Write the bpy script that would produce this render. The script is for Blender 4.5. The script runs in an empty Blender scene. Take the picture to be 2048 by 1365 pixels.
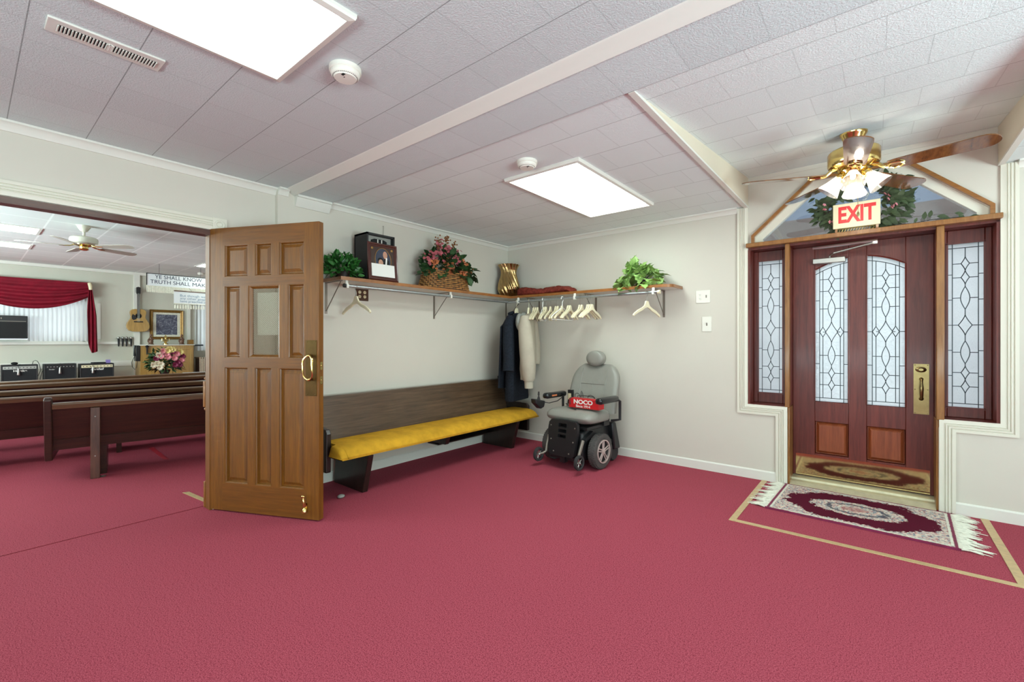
import bpy, bmesh, math, random
from mathutils import Matrix, Vector
R = math.radians
SC = bpy.context.scene
COL = SC.collection
PI = math.pi

# ---------------------------------------------------------------- camera, world, exposure
cam = bpy.data.cameras.new('camera')
cam.sensor_width = 36.0
cam.lens = 15.732
cam.shift_y = -0.0012
cam.clip_start = 0.02
cam_o = bpy.data.objects.new('camera', cam)
cam_o.location = (0, 0, 1.23)
cam_o.rotation_euler = (PI / 2, 0, 0.685)
COL.objects.link(cam_o)
SC.camera = cam_o
SC.view_settings.view_transform = 'Standard'
SC.view_settings.look = 'None'
SC.view_settings.gamma = 1.0
SC.view_settings.use_curve_mapping = False
SC.view_settings.exposure = -0.07
SC.cycles.use_denoising = True
SC.cycles.max_bounces = 10
SC.cycles.diffuse_bounces = 5
SC.cycles.glossy_bounces = 4
SC.cycles.transmission_bounces = 6
SC.cycles.transparent_max_bounces = 12
SC.cycles.sample_clamp_indirect = 6.0
SC.cycles.caustics_reflective = False
SC.cycles.caustics_refractive = False
PANEL = 7.6          # radiance of the fluorescent diffusers
SKY = 5.0
w = bpy.data.worlds.new('sky'); SC.world = w; w.use_nodes = True
wb = w.node_tree.nodes['Background']
wb.inputs[0].default_value = (0.95, 0.98, 1.0, 1); wb.inputs[1].default_value = SKY

def lamp(name, kind, loc, energy, color=(1, 1, 1), size=1, size_y=None, rot=(0, 0, 0), radius=.03):
    d = bpy.data.lights.new(name, kind); d.energy = energy; d.color = color
    if kind == 'AREA':
        d.shape = 'RECTANGLE'; d.size = size; d.size_y = size_y or size
    else:
        d.shadow_soft_size = radius
    o = bpy.data.objects.new(name, d); o.location = loc; o.rotation_euler = rot
    COL.objects.link(o); return o
# added fill lights out of view, aimed up to brighten foyer and sanctuary ceilings
lamp('fill_uplight_foyer', 'AREA', (3.4, .6, .8), 370, (.76, 1, 1.04), 1.2, 3.2, (0, R(160), 0))
lamp('fill_uplight_rear', 'AREA', (-.4, -3.0, .8), 175, (.76, 1, 1.04), 3.6, 1.2, (R(160), 0, 0))
lamp('fill_uplight_sanctuary', 'AREA', (-8.6, -3.7, 1.5), 1000, (.8, 1, 1.03), 4.5, 1.6, (R(150), 0, 0))

# ---------------------------------------------------------------- materials
def lin(h):
    h = h.lstrip('#')
    r = []
    for i in (0, 2, 4):
        c = int(h[i:i + 2], 16) / 255
        r.append(c / 12.92 if c <= .04045 else ((c + .055) / 1.055) ** 2.4)
    return tuple(r) + (1,)
class NT:
    def __init__(s, name):
        s.m = bpy.data.materials.new(name); s.m.use_nodes = True
        s.t = s.m.node_tree; s.n = s.t.nodes; s.b = s.n['Principled BSDF']; s.o = s.n['Material Output']
    def new(s, t, **k):
        n = s.n.new(t)
        for a, v in k.items(): setattr(n, a, v)
        return n
    def link(s, a, b): s.t.links.new(a, b)
    def math(s, op, a, b=None, c=None):
        n = s.new('ShaderNodeMath', operation=op)
        for i, v in enumerate((a, b, c)):
            if v is None: continue
            if isinstance(v, (int, float)): n.inputs[i].default_value = v
            else: s.link(v, n.inputs[i])
        return n.outputs[0]
    def mix(s, f, a, b):
        n = s.new('ShaderNodeMix', data_type='RGBA')
        for i, v in ((0, f), (6, a), (7, b)):
            if isinstance(v, (int, float)): n.inputs[i].default_value = v
            elif isinstance(v, tuple): n.inputs[i].default_value = v
            else: s.link(v, n.inputs[i])
        return n.outputs[2]
    def coords(s, scale=(1, 1, 1), kind='Object'):
        c = s.new('ShaderNodeTexCoord'); mp = s.new('ShaderNodeMapping')
        mp.inputs['Scale'].default_value = scale
        s.link(c.outputs[kind], mp.inputs['Vector']); return mp.outputs[0]
    def noise(s, vec, scale, detail=3, rough=.5, dist=0):
        n = s.new('ShaderNodeTexNoise'); n.inputs['Scale'].default_value = scale
        n.inputs['Detail'].default_value = detail; n.inputs['Roughness'].default_value = rough
        n.inputs['Distortion'].default_value = dist
        s.link(vec, n.inputs['Vector']); return n.outputs['Fac']
    def ramp(s, fac, stops):
        n = s.new('ShaderNodeValToRGB'); e = n.color_ramp.elements
        while len(e) < len(stops): e.new(.5)
        for i, (p, c) in enumerate(stops): e[i].position = p; e[i].color = c
        s.link(fac, n.inputs[0]); return n.outputs[0]
    def bump(s, h, strength=.3, dist=.01):
        n = s.new('ShaderNodeBump'); n.inputs['Strength'].default_value = strength
        n.inputs['Distance'].default_value = dist
        s.link(h, n.inputs['Height']); s.link(n.outputs[0], s.b.inputs['Normal'])
    def set(s, rough=.5, metal=0, coat=0, spec=.5):
        s.b.inputs['Roughness'].default_value = rough; s.b.inputs['Metallic'].default_value = metal
        s.b.inputs['Coat Weight'].default_value = coat; s.b.inputs['Coat Roughness'].default_value = .1
        s.b.inputs['Specular IOR Level'].default_value = spec
def sh(c, k): return (c[0] * k, c[1] * k, c[2] * k, 1)
def M(name, hexc, rough=.5, metal=0, var=0, vs=6, bump=0, bs=80, stretch=(1, 1, 1), coat=0, spec=.5):
    t = NT(name); c = lin(hexc); t.set(rough, metal, coat, spec)
    t.b.inputs['Base Color'].default_value = c
    if var or bump: v = t.coords(stretch)
    if var:
        f = t.noise(v, vs, 4, .6)
        t.link(t.ramp(f, [(.3, sh(c, 1 - var)), (.7, sh(c, 1 + var))]), t.b.inputs['Base Color'])
    if bump:
        t.bump(t.noise(v, bs, 4), bump, .004)
    return t.m
def wood(name, dark, light, stretch=(26, 26, 1.6), rough=.35, coat=.25, sc=1.0):
    t = NT(name); t.set(rough, 0, coat)
    v = t.coords(stretch)
    f = t.noise(v, 1.6 * sc, 6, .62, .6)
    f2 = t.noise(v, 7 * sc, 3, .5)
    g = t.math('ADD', t.math('MULTIPLY', f, .75), t.math('MULTIPLY', f2, .25))
    t.link(t.ramp(g, [(.32, lin(dark)), (.68, lin(light))]), t.b.inputs['Base Color'])
    t.bump(f2, .12, .002)
    return t.m
def tile_mat(name, hexc, x0, px, y0, py, off=.5, seam=.5, seam2=.84, sw=1.0):
    t = NT(name); t.set(.85); c = lin(hexc)
    co = t.new('ShaderNodeTexCoord'); sp = t.new('ShaderNodeSeparateXYZ'); t.link(co.outputs['Object'], sp.inputs[0])
    yy = t.math('DIVIDE', t.math('SUBTRACT', sp.outputs[1], y0), py)
    row = t.math('FLOOR', yy); fy = t.math('SUBTRACT', yy, row)
    par = t.math('MULTIPLY', t.math('PINGPONG', row, 1), off)
    xx = t.math('ADD', t.math('DIVIDE', t.math('SUBTRACT', sp.outputs[0], x0), px), par)
    fx = t.math('FRACT', xx)
    def near(f, wd): return t.math('LESS_THAN', t.math('PINGPONG', t.math('ADD', f, 0), .5), wd)
    my = near(fy, .0065 * sw); mx = near(fx, .007 * sw)
    cell = t.new('ShaderNodeTexWhiteNoise', noise_dimensions='2D')
    cb = t.new('ShaderNodeCombineXYZ'); t.link(t.math('FLOOR', xx), cb.inputs[0]); t.link(row, cb.inputs[1])
    t.link(cb.outputs[0], cell.inputs['Vector'])
    tone = t.math('ADD', t.math('MULTIPLY', cell.outputs['Value'], .05), .97)
    base = t.new('ShaderNodeVectorMath', operation='SCALE'); base.inputs[0].default_value = c[:3]; t.link(tone, base.inputs['Scale'])
    n1 = t.noise(co.outputs['Object'], 125, 3, .6, .4)
    rough = t.ramp(n1, [(.42, (0, 0, 0, 1)), (.58, (1, 1, 1, 1))])
    col = t.mix(my, base.outputs[0], sh(c, seam))
    col = t.mix(mx, col, sh(c, seam2))
    t.link(col, t.b.inputs['Base Color'])
    h = t.math('SUBTRACT', rough, t.math('MULTIPLY', t.math('MAXIMUM', my, mx), 2.0))
    t.bump(h, .33, .004)
    return t.m

M_ = {}
M_['wall'] = M('wall_paint', 'CFC9BD', .75, var=.02, vs=1.5)
M_['wall_far'] = M('sanctuary_wall_paint', 'C6C4B6', .75, var=.02, vs=1.5)
M_['panel'] = M('gable_panel_paint', 'D8CDB8', .7, var=.03, vs=1.2)
M_['white'] = M('white_trim_paint', 'DEDCD3', .45)
M_['cream'] = M('cream_trim_paint', 'DBD7C8', .45)
M_['white_plastic'] = M('white_plastic', 'E6E3D8', .4)
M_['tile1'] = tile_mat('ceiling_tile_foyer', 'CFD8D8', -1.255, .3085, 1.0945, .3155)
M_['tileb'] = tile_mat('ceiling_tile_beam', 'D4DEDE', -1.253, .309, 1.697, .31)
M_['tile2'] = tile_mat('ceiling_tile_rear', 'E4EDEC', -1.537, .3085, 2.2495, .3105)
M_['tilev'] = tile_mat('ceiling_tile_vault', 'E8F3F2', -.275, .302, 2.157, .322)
M_['tiles'] = tile_mat('ceiling_tile_sanctuary', 'E0E6E3', 0, .61, .105, .61, 0, 1.25, 1.25, 2.6)
def carpet():
    t = NT('carpet'); t.set(.95, spec=.1)
    v = t.coords()
    f = t.noise(v, 240, 2, .7); g = t.noise(v, 1.1, 3, .6); p = t.noise(v, 120, 3, .7)
    a = t.ramp(f, [(.34, lin('762A38')), (.5, lin('A64856')), (.68, lin('BE5F6C'))])
    a2 = t.mix(t.ramp(p, [(.36, (.8, .8, .8, 1)), (.5, (0, 0, 0, 1))]), a, lin('7A2C3A'))
    a3 = t.mix(t.math('MULTIPLY', g, .22), a2, lin('94354E'))
    t.link(a3, t.b.inputs['Base Color'])
    t.bump(f, .2, .004); return t.m
M_['carpet'] = carpet()
M_['oak'] = wood('oak_door_wood', '5C3508', '82500F', (40, 40, 2.0), .42, .06)
M_['oak_h'] = wood('oak_rail_wood', '5A3408', '7C4A0E', (2.0, 2.0, 40), .42, .06)
M_['oak_trim'] = wood('oak_trim_wood', '7A4A1C', 'A06B30', (3, 20, 20))
M_['oak_post'] = wood('oak_post_wood', '74481C', '9E6C36', (24, 24, 2))
M_['mahog'] = wood('mahogany_wood', '4C1A14', '743026', (24, 24, 1.4), .36, .08)
M_['mahog_p'] = wood('mahogany_panel_wood', '6E3018', '944C2A', (24, 24, 1.4), .36, .1)
M_['jamb'] = wood('dark_jamb_wood', '3C1C10', '5C2E1C', (20, 3, 20))
M_['pew'] = wood('dark_pew_wood', '24120D', '402116', (18, 1.6, 30), .36, .15)
M_['pewtop'] = wood('pew_rail_wood', '4A3222', '6E4E34', (18, 1.6, 30), .28, .4)
M_['bench'] = wood('dark_bench_wood', '382A1E', '644D39', (24, 1.4, 30), .36, .25)
M_['bench_leg'] = wood('bench_leg_wood', '17100D', '2C1E17', (24, 24, 2), .4, .2)
M_['shelf'] = wood('shelf_wood', '7A4A22', 'A46A34', (6, 6, 20))
M_['cab'] = wood('cabinet_wood', '93703A', 'B99351', (20, 20, 1.6))
M_['cushion'] = M('mustard_cushion_fabric', 'C89628', .9, var=.18, vs=9, bump=.3, bs=220, spec=.2)
M_['brass'] = M('polished_brass', 'DCC27E', .14, 1)
M_['brass_dull'] = M('aged_brass', '938158', .3, 1, var=.15, vs=14)
M_['brass_kick'] = M('kick_plate_brass', 'CDB684', .07, 1, var=.08, vs=7)
M_['bronze'] = M('bronze_plate', '6E5836', .35, 1, var=.2, vs=10)
M_['figbronze'] = M('figurine_bronze', '6A4C3C', .45, .3)
M_['brace'] = wood('pew_brace_wood', '3E2218', '6A4030', (24, 24, 2), .4, .1)
M_['vasebrass'] = M('vase_brass', 'B99C6C', .24, 1, var=.1, vs=12)
M_['strip'] = M('brass_floor_strip', 'CDB184', .4, .35, var=.12, vs=30)
M_['sill'] = M('brass_threshold', 'CFC5A4', .4, .35, var=.1, vs=20)
M_['chrome'] = M('chrome', 'C8C8C8', .18, 1)
M_['silver'] = M('silver_metal', 'B9B9B4', .35, 1)
M_['galv'] = M('galvanised_pipe', 'B4BABC', .38, .85, var=.1, vs=25)
M_['bracket'] = M('bracket_metal', '8F867C', .45, .7)
M_['black'] = M('black_plastic', '1B1B1D', .42)
M_['black_gloss'] = M('black_gloss_plastic', '191A1C', .2)
M_['blackmat'] = M('black_vinyl', '1E1D1E', .6, bump=.2, bs=300)
M_['grille'] = M('amplifier_grille_cloth', '15161A', .85, bump=.3, bs=400)
M_['grey_vinyl'] = M('grey_vinyl', '8C8A82', .42, var=.04, vs=12, bump=.08, bs=200)
M_['rubber'] = M('tyre_rubber', '4A4644', .8, var=.15, vs=40)
M_['rubber_dark'] = M('dark_rubber', '2B2A2B', .7)
M_['rim'] = M('wheel_rim_grey', 'C6B4AE', .4, .3)
M_['red'] = M('red_print', 'C4161C', .5)
M_['exit_red'] = M('exit_red', 'D5252C', .4)
M_['signcream'] = M('sign_cream', 'E2D9B4', .35)
M_['offwhite'] = M('hanger_cream_plastic', 'E9DFBE', .42)
M_['hang_white'] = M('hanger_white_plastic', 'ECEBE6', .4)
M_['wire'] = M('hanger_wire', 'B8B6B0', .35, .9)
M_['navy'] = M('navy_wool', '22262E', .95, var=.35, vs=60, bump=.4, bs=260, spec=.15)
M_['beige'] = M('beige_fleece', 'B3A998', .9, var=.06, vs=8, bump=.8, bs=11, spec=.2)
M_['greyjkt'] = M('grey_nylon', '8E8F88', .7)
M_['cloth_red'] = M('rust_fabric', '7A3228', .9, var=.45, vs=34, bump=.6, bs=50, spec=.2)
M_['velvet'] = M('red_velvet', '7A0A22', .75, var=.25, vs=5, spec=.3)
M_['leaf1'] = M('leaf_green', '2F6A2A', .45, var=.35, vs=22)
M_['leaf2'] = M('ivy_leaf_green', '8FB062', .45, var=.45, vs=14)
M_['leaf3'] = M('dark_leaf_green', '2C4A26', .5, var=.4, vs=18)
M_['leaf4'] = M('wreath_leaf_green', '36452A', .6, var=.5, vs=20)
M_['pink'] = M('pink_blossom', 'A85058', .6, var=.25, vs=40)
M_['orange'] = M('orange_blossom', 'BC6A40', .6, var=.3, vs=40)
M_['rustb'] = M('rust_bud', '7E4A1C', .7, var=.3, vs=40)
M_['rose'] = M('rose_pink', 'D98A94', .6, var=.12, vs=30)
M_['rosey'] = M('rose_yellow', 'E2CF86', .6, var=.12, vs=30)
M_['rosew'] = M('rose_cream', 'E4DCC4', .6, var=.12, vs=30)
M_['rosem'] = M('rose_magenta', '7A1B44', .6, var=.2, vs=30)
M_['frame'] = M('portrait_frame_wood', '4A2018', .28, coat=.4)
M_['gold'] = M('gold_frame', '8E6A34', .4, .5, var=.2, vs=30)
M_['paper'] = M('white_paper', 'E8E8E2', .6)
M_['skin'] = M('photo_skin_tone', 'B98B72', .6)
M_['navyph'] = M('photo_navy', '2B3346', .6, var=.2, vs=20)
M_['matbrown'] = M('portrait_mat_brown', '38231A', .6)
M_['dark'] = M('dark_recess', '0C0C0D', .8)
M_['brown_plate'] = M('brown_wall_plate', '4A2A1A', .35)
M_['ivory'] = M('ivory_plastic', 'D8C9A4', .4)
M_['whitefringe'] = M('white_fringe', 'D9D6C6', .9, var=.15, vs=40)
M_['banner'] = M('white_satin', 'DCDEE0', .55)
M_['ink'] = M('navy_ink', '2A3348', .6)
M_['ink2'] = M('pale_blue_ink', '7F95A8', .6)
M_['purple'] = M('purple_box', '8A78B8', .5)
M_['stone'] = M('grey_stone', '8F908A', .7, var=.2, vs=30)
M_['tape'] = M('red_tape', 'B5293A', .5)
M_['fanwhite'] = M('fan_white_enamel', 'D6D2C2', .35)
M_['fanblade_l'] = M('pale_fan_blade', 'B5AEA2', .35)
M_['fanblade'] = wood('walnut_fan_blade', '4E301C', '8A5A34', (14, 3, 14), .1, .5)
M_['siding'] = M('blue_siding', '4A5562', .7, var=.06, vs=3)
M_['beamgrey'] = M('weathered_beam', '57504B', .8, var=.15, vs=5)
M_['ground'] = M('outdoor_concrete', 'B7B4AC', .9, var=.08, vs=3)
M_['came'] = M('lead_came', '3A4448', .4, .6)
M_['lacegrey'] = M('lace_cloth', 'CFC6B2', .9, var=.2, vs=60)

def emit(name, hexc, s):
    t = NT(name); e = t.new('ShaderNodeEmission'); e.inputs[0].default_value = lin(hexc); e.inputs[1].default_value = s
    t.link(e.outputs[0], t.o.inputs[0]); return t.m
def diffuser(name, P_):
    t = NT(name); e = t.new('ShaderNodeEmission')
    co = t.new('ShaderNodeTexCoord'); sp = t.new('ShaderNodeSeparateXYZ'); t.link(co.outputs['Object'], sp.inputs[0])
    fx = t.math('PINGPONG', t.math('MULTIPLY', sp.outputs[0], 1 / .021), .5)
    fy = t.math('PINGPONG', t.math('MULTIPLY', sp.outputs[1], 1 / .015), .5)
    k = t.math('MULTIPLY', t.math('SMOOTH_MIN', fx, fy, .1), 2.0)
    t.link(t.math('MULTIPLY_ADD', k, .5, .75), e.inputs[1])
    e.inputs[0].default_value = (.86, 1, .95, 1)
    s2 = t.math('MULTIPLY', t.math('MULTIPLY_ADD', k, .5, .75), P_)
    t.link(s2, e.inputs[1]); t.link(e.outputs[0], t.o.inputs[0]); return t.m
M_['diffuser'] = diffuser('prismatic_diffuser', PANEL); M_['diffuser2'] = diffuser('smooth_diffuser', PANEL * 2.2)
M_['tube'] = emit('sanctuary_tube_light', 'F0FFF8', 10)

def glassmat(name, kind):
    t = NT(name)
    v = t.coords()
    tr = t.new('ShaderNodeBsdfTransparent'); tl = t.new('ShaderNodeBsdfTranslucent'); gl = t.new('ShaderNodeBsdfGlossy')
    gl.inputs['Roughness'].default_value = .12
    m1 = t.new('ShaderNodeMixShader'); m2 = t.new('ShaderNodeMixShader')
    if kind == 'clear':
        tr.inputs[0].default_value = (.85, .9, .93, 1); gl.inputs['Roughness'].default_value = .01
        t.link(tr.outputs[0], m2.inputs[1]); t.link(gl.outputs[0], m2.inputs[2]); m2.inputs[0].default_value = .1
    else:
        n = t.noise(v, 160 if kind == 'textured' else 40, 2, .6, .5)
        big = t.noise(v, 2.2, 2, .5)
        q_ = 1.0 if kind == 'textured' else .84
        tl.inputs[0].default_value = (.86 * q_, .92 * q_, .94 * q_, 1); tr.inputs[0].default_value = (.85 * q_, .9 * q_, .93 * q_, 1)
        bp = t.new('ShaderNodeBump'); bp.inputs['Strength'].default_value = .9; bp.inputs['Distance'].default_value = .004
        t.link(n, bp.inputs['Height'])
        for q in (tl, gl): t.link(bp.outputs[0], q.inputs['Normal'])
        t.link(t.math('MULTIPLY_ADD', big, .5, .05), m1.inputs[0])
        t.link(tl.outputs[0], m1.inputs[1]); t.link(tr.outputs[0], m1.inputs[2])
        t.link(m1.outputs[0], m2.inputs[1]); t.link(gl.outputs[0], m2.inputs[2]); m2.inputs[0].default_value = .06
    t.link(m2.outputs[0], t.o.inputs[0]); return t.m
M_['glass'] = glassmat('textured_glass', 'textured')
M_['bevel'] = glassmat('bevelled_glass', 'bevel')
M_['clear'] = glassmat('clear_glass', 'clear')
def shade_mat():
    t = NT('frosted_shade_glass'); v = t.coords()
    tl = t.new('ShaderNodeBsdfTranslucent'); tr = t.new('ShaderNodeBsdfTransparent'); gl = t.new('ShaderNodeBsdfGlossy')
    gl.inputs['Roughness'].default_value = .1
    tl.inputs[0].default_value = (.6, .58, .55, 1)
    m1 = t.new('ShaderNodeMixShader'); m2 = t.new('ShaderNodeMixShader')
    t.link(t.math('MULTIPLY_ADD', t.noise(v, 30, 3), .5, .15), m1.inputs[0]); m2.inputs[0].default_value = .12
    t.link(tl.outputs[0], m1.inputs[1]); t.link(tr.outputs[0], m1.inputs[2])
    t.link(m1.outputs[0], m2.inputs[1]); t.link(gl.outputs[0], m2.inputs[2])
    t.link(m2.outputs[0], t.o.inputs[0]); return t.m
M_['shade'] = shade_mat()
M_['bulb'] = emit('lit_bulb', 'FFE2B0', 6)
def curtain_mat():
    t = NT('sheer_curtain'); tl = t.new('ShaderNodeBsdfTranslucent'); df = t.new('ShaderNodeBsdfDiffuse')
    tl.inputs[0].default_value = (.5, .51, .5, 1); df.inputs[0].default_value = (.74, .74, .71, 1)
    m = t.new('ShaderNodeMixShader'); m.inputs[0].default_value = .5
    t.link(tl.outputs[0], m.inputs[1]); t.link(df.outputs[0], m.inputs[2]); t.link(m.outputs[0], t.o.inputs[0]); return t.m
M_['sheer'] = curtain_mat()
def rug_mat():
    # field of maroon with floral clusters: corners, border and centre medallion (object x -.5...5, y -.36...36)
    t = NT('floral_rug_pile'); t.set(.95, spec=.1)
    co = t.new('ShaderNodeTexCoord'); sp = t.new('ShaderNodeSeparateXYZ'); t.link(co.outputs['Object'], sp.inputs[0])
    ax = t.math('ABSOLUTE', sp.outputs[0]); ay = t.math('ABSOLUTE', sp.outputs[1])
    wob = t.math('MULTIPLY', t.math('SUBTRACT', t.noise(co.outputs['Object'], 20, 4, .7), .5), .16)
    ex = t.math('SUBTRACT', .47, ax); ey = t.math('SUBTRACT', .335, ay)
    edge = t.math('MINIMUM', ex, ey)
    corner = t.math('ADD', ex, ey)
    med = t.math('SQRT', t.math('ADD', t.math('POWER', t.math('DIVIDE', ax, .27), 2), t.math('POWER', t.math('DIVIDE', ay, .16), 2)))
    a = t.math('LESS_THAN', t.math('ADD', edge, wob), .045)
    b = t.math('LESS_THAN', t.math('ADD', corner, t.math('MULTIPLY', wob, 1.6)), .29)
    c = t.math('LESS_THAN', t.math('ADD', med, t.math('MULTIPLY', wob, 4)), 1.0)
    flor = t.math('MAXIMUM', t.math('MAXIMUM', a, b), c)
    vo = t.new('ShaderNodeTexVoronoi'); vo.inputs['Scale'].default_value = 90; t.link(co.outputs['Object'], vo.inputs['Vector'])
    hsv = t.new('ShaderNodeSeparateColor'); t.link(vo.outputs['Color'], hsv.inputs[0])
    fc = t.ramp(hsv.outputs[0], [(0, lin('E2D8C4')), (.28, lin('C49A94')), (.45, lin('E0DACA')), (.62, lin('5A6E84')), (.74, lin('D2CAB6')), (.86, lin('9A4A54')), (1, lin('A3B0B0'))])
    ring = t.math('LESS_THAN', t.math('ABSOLUTE', t.math('SUBTRACT', t.math('ADD', med, t.math('MULTIPLY', wob, 3)), .62)), .07)
    core = t.math('LESS_THAN', t.math('ADD', med, t.math('MULTIPLY', wob, 3)), .3)
    fc = t.mix(t.math('MULTIPLY', ring, .8), fc, lin('2E3A4C')); fc = t.mix(t.math('MULTIPLY', core, .6), fc, lin('A8605E'))
    col = t.mix(flor, lin('551428'), fc)
    t.link(col, t.b.inputs['Base Color']); t.bump(t.noise(co.outputs['Object'], 300, 2), .4, .004); return t.m
M_['rug'] = rug_mat()
def wire_glass():
    t = NT('wired_glass'); co = t.new('ShaderNodeTexCoord'); sp = t.new('ShaderNodeSeparateXYZ'); t.link(co.outputs['Object'], sp.inputs[0])
    s1 = t.math('PINGPONG', t.math('MULTIPLY', t.math('ADD', sp.outputs[0], sp.outputs[2]), 66), .5)
    s2 = t.math('PINGPONG', t.math('MULTIPLY', t.math('SUBTRACT', sp.outputs[0], sp.outputs[2]), 66), .5)
    k = t.math('LESS_THAN', t.math('MINIMUM', s1, s2), .045)
    tr = t.new('ShaderNodeBsdfTransparent'); gl = t.new('ShaderNodeBsdfGlossy'); df = t.new('ShaderNodeBsdfDiffuse')
    gl.inputs['Roughness'].default_value = .02; df.inputs[0].default_value = lin('8A7C66'); tr.inputs[0].default_value = (.92, .92, .88, 1)
    m1 = t.new('ShaderNodeMixShader'); m1.inputs[0].default_value = .14
    t.link(tr.outputs[0], m1.inputs[1]); t.link(gl.outputs[0], m1.inputs[2])
    m2 = t.new('ShaderNodeMixShader'); t.link(k, m2.inputs[0]); t.link(m1.outputs[0], m2.inputs[1]); t.link(df.outputs[0], m2.inputs[2])
    t.link(m2.outputs[0], t.o.inputs[0]); return t.m
M_['wired'] = wire_glass()
def sketch_mat():
    t = NT('engraving_print'); t.set(.5); v = t.coords()
    f = t.noise(v, 9, 6, .7, 1.5)
    t.link(t.ramp(f, [(.38, lin('34364A')), (.52, lin('555768')), (.7, lin('A6A7B0'))]), t.b.inputs['Base Color']); return t.m
M_['engraving'] = sketch_mat()
M_['winlight'] = M('pale_window_pane', '9FB0BC', .4)
def wicker_mat():
    t = NT('wicker'); t.set(.6)
    co = t.new('ShaderNodeTexCoord'); f = t.noise(co.outputs['Object'], 30, 2)
    t.link(t.ramp(f, [(.42, lin('2E1C12')), (.55, lin('A67A3E'))]), t.b.inputs['Base Color']); return t.m
M_['wicker'] = M('wicker', '9A6C3A', .55, var=.45, vs=60)
M_['wicker_dark'] = M('dark_wicker', '2A1B14', .6)

# ---------------------------------------------------------------- mesh builder
class MB:
    def __init__(s, org=(0, 0, 0)):
        s.v = []; s.f = []; s.m = []; s.mi = 0; s.org = Vector(org); s.T = None
    def add(s, vs, fs):
        o = len(s.v)
        for p in vs:
            p = Vector(p)
            if s.T is not None: p = s.T @ p
            s.v.append(p - s.org)
        for f in fs: s.f.append([o + i for i in f]); s.m.append(s.mi)
        return s
    def b(s, x0, y0, z0, x1, y1, z1):
        x0, x1 = min(x0, x1), max(x0, x1); y0, y1 = min(y0, y1), max(y0, y1); z0, z1 = min(z0, z1), max(z0, z1)
        return s.add([(x0, y0, z0), (x1, y0, z0), (x1, y1, z0), (x0, y1, z0), (x0, y0, z1), (x1, y0, z1), (x1, y1, z1), (x0, y1, z1)],
                     [(0, 3, 2, 1), (4, 5, 6, 7), (0, 1, 5, 4), (1, 2, 6, 5), (2, 3, 7, 6), (3, 0, 4, 7)])
    def cb(s, c, sz, rot=None):
        h = [q / 2 for q in sz]; c = Vector(c)
        vs = []
        for z in (-1, 1):
            for x, y in ((-1, -1), (1, -1), (1, 1), (-1, 1)):
                p = Vector((x * h[0], y * h[1], z * h[2]))
                if rot is not None: p = rot @ p
                vs.append(c + p)
        return s.add(vs, [(0, 3, 2, 1), (4, 5, 6, 7), (0, 1, 5, 4), (1, 2, 6, 5), (2, 3, 7, 6), (3, 0, 4, 7)])
    def prism(s, pts, a0, a1, axis='y'):
        n = len(pts)
        def mk(p, a):
            return {'y': (p[0], a, p[1]), 'x': (a, p[0], p[1]), 'z': (p[0], p[1], a)}[axis]
        vs = [mk(p, a0) for p in pts] + [mk(p, a1) for p in pts]
        fs = [tuple(range(n))[::-1], tuple(range(n, 2 * n))] + [(i, (i + 1) % n, n + (i + 1) % n, n + i) for i in range(n)]
        return s.add(vs, fs)
    def loft(s, rings, caps=True, closed=True, loop=False):
        n = len(rings[0]); vs = [p for r in rings for p in r]; fs = []
        k = len(rings)
        for i in range(k if loop else k - 1):
            a, b = i * n, ((i + 1) % k) * n
            for j in range(n if closed else n - 1):
                j2 = (j + 1) % n
                fs.append((a + j, a + j2, b + j2, b + j))
        if caps and not loop and closed:
            fs.append(tuple(range(n))[::-1]); fs.append(tuple(range((k - 1) * n, k * n)))
        return s.add(vs, fs)
    def tube(s, pts, r, n=8, loop=False, flat=1.0):
        pts = [Vector(p) for p in pts]; k = len(pts)
        rs = r if isinstance(r, (list, tuple)) else [r] * k
        rings = []; up = None
        for i, p in enumerate(pts):
            if loop: d = pts[(i + 1) % k] - pts[i - 1]
            else: d = pts[min(i + 1, k - 1)] - pts[max(i - 1, 0)]
            if d.length < 1e-9: d = Vector((0, 0, 1))
            d.normalize()
            if up is None:
                up = Vector((0, 0, 1)) if abs(d.z) < .9 else Vector((1, 0, 0))
            a = d.cross(up)
            if a.length < 1e-6: a = d.cross(Vector((0, 1, 0)))
            a.normalize(); bb = a.cross(d).normalized(); up = bb
            rings.append([p + a * (math.cos(2 * PI * j / n) * rs[i]) + bb * (math.sin(2 * PI * j / n) * rs[i] * flat) for j in range(n)])
        return s.loft(rings, True, True, loop)
    def lathe(s, prof, n=24, T=None, wob=None, ring=False):
        rings = []
        for r, z in prof:
            rg = []
            for j in range(n):
                a = 2 * PI * j / n
                rr = r * (wob(a, z) if wob else 1)
                p = Vector((rr * math.cos(a), rr * math.sin(a), z))
                rg.append(T @ p if T is not None else p)
            rings.append(rg)
        return s.loft(rings, not ring, True, ring)
    def ball(s, c, r, nu=12, nv=8):
        c = Vector(c); r = (r, r, r) if not isinstance(r, (tuple, list)) else r
        rings = []
        for i in range(1, nv):
            t = PI * i / nv
            rings.append([c + Vector((r[0] * math.sin(t) * math.cos(2 * PI * j / nu), r[1] * math.sin(t) * math.sin(2 * PI * j / nu), -r[2] * math.cos(t))) for j in range(nu)])
        vs = [p for g in rings for p in g] + [c - Vector((0, 0, r[2])), c + Vector((0, 0, r[2]))]
        fs = []
        for i in range(len(rings) - 1):
            for j in range(nu):
                j2 = (j + 1) % nu
                fs.append((i * nu + j, i * nu + j2, (i + 1) * nu + j2, (i + 1) * nu + j))
        e = len(rings) * nu
        for j in range(nu):
            j2 = (j + 1) % nu
            fs.append((e, j2, j)); fs.append((e + 1, (len(rings) - 1) * nu + j, (len(rings) - 1) * nu + j2))
        return s.add(vs, fs)
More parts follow.
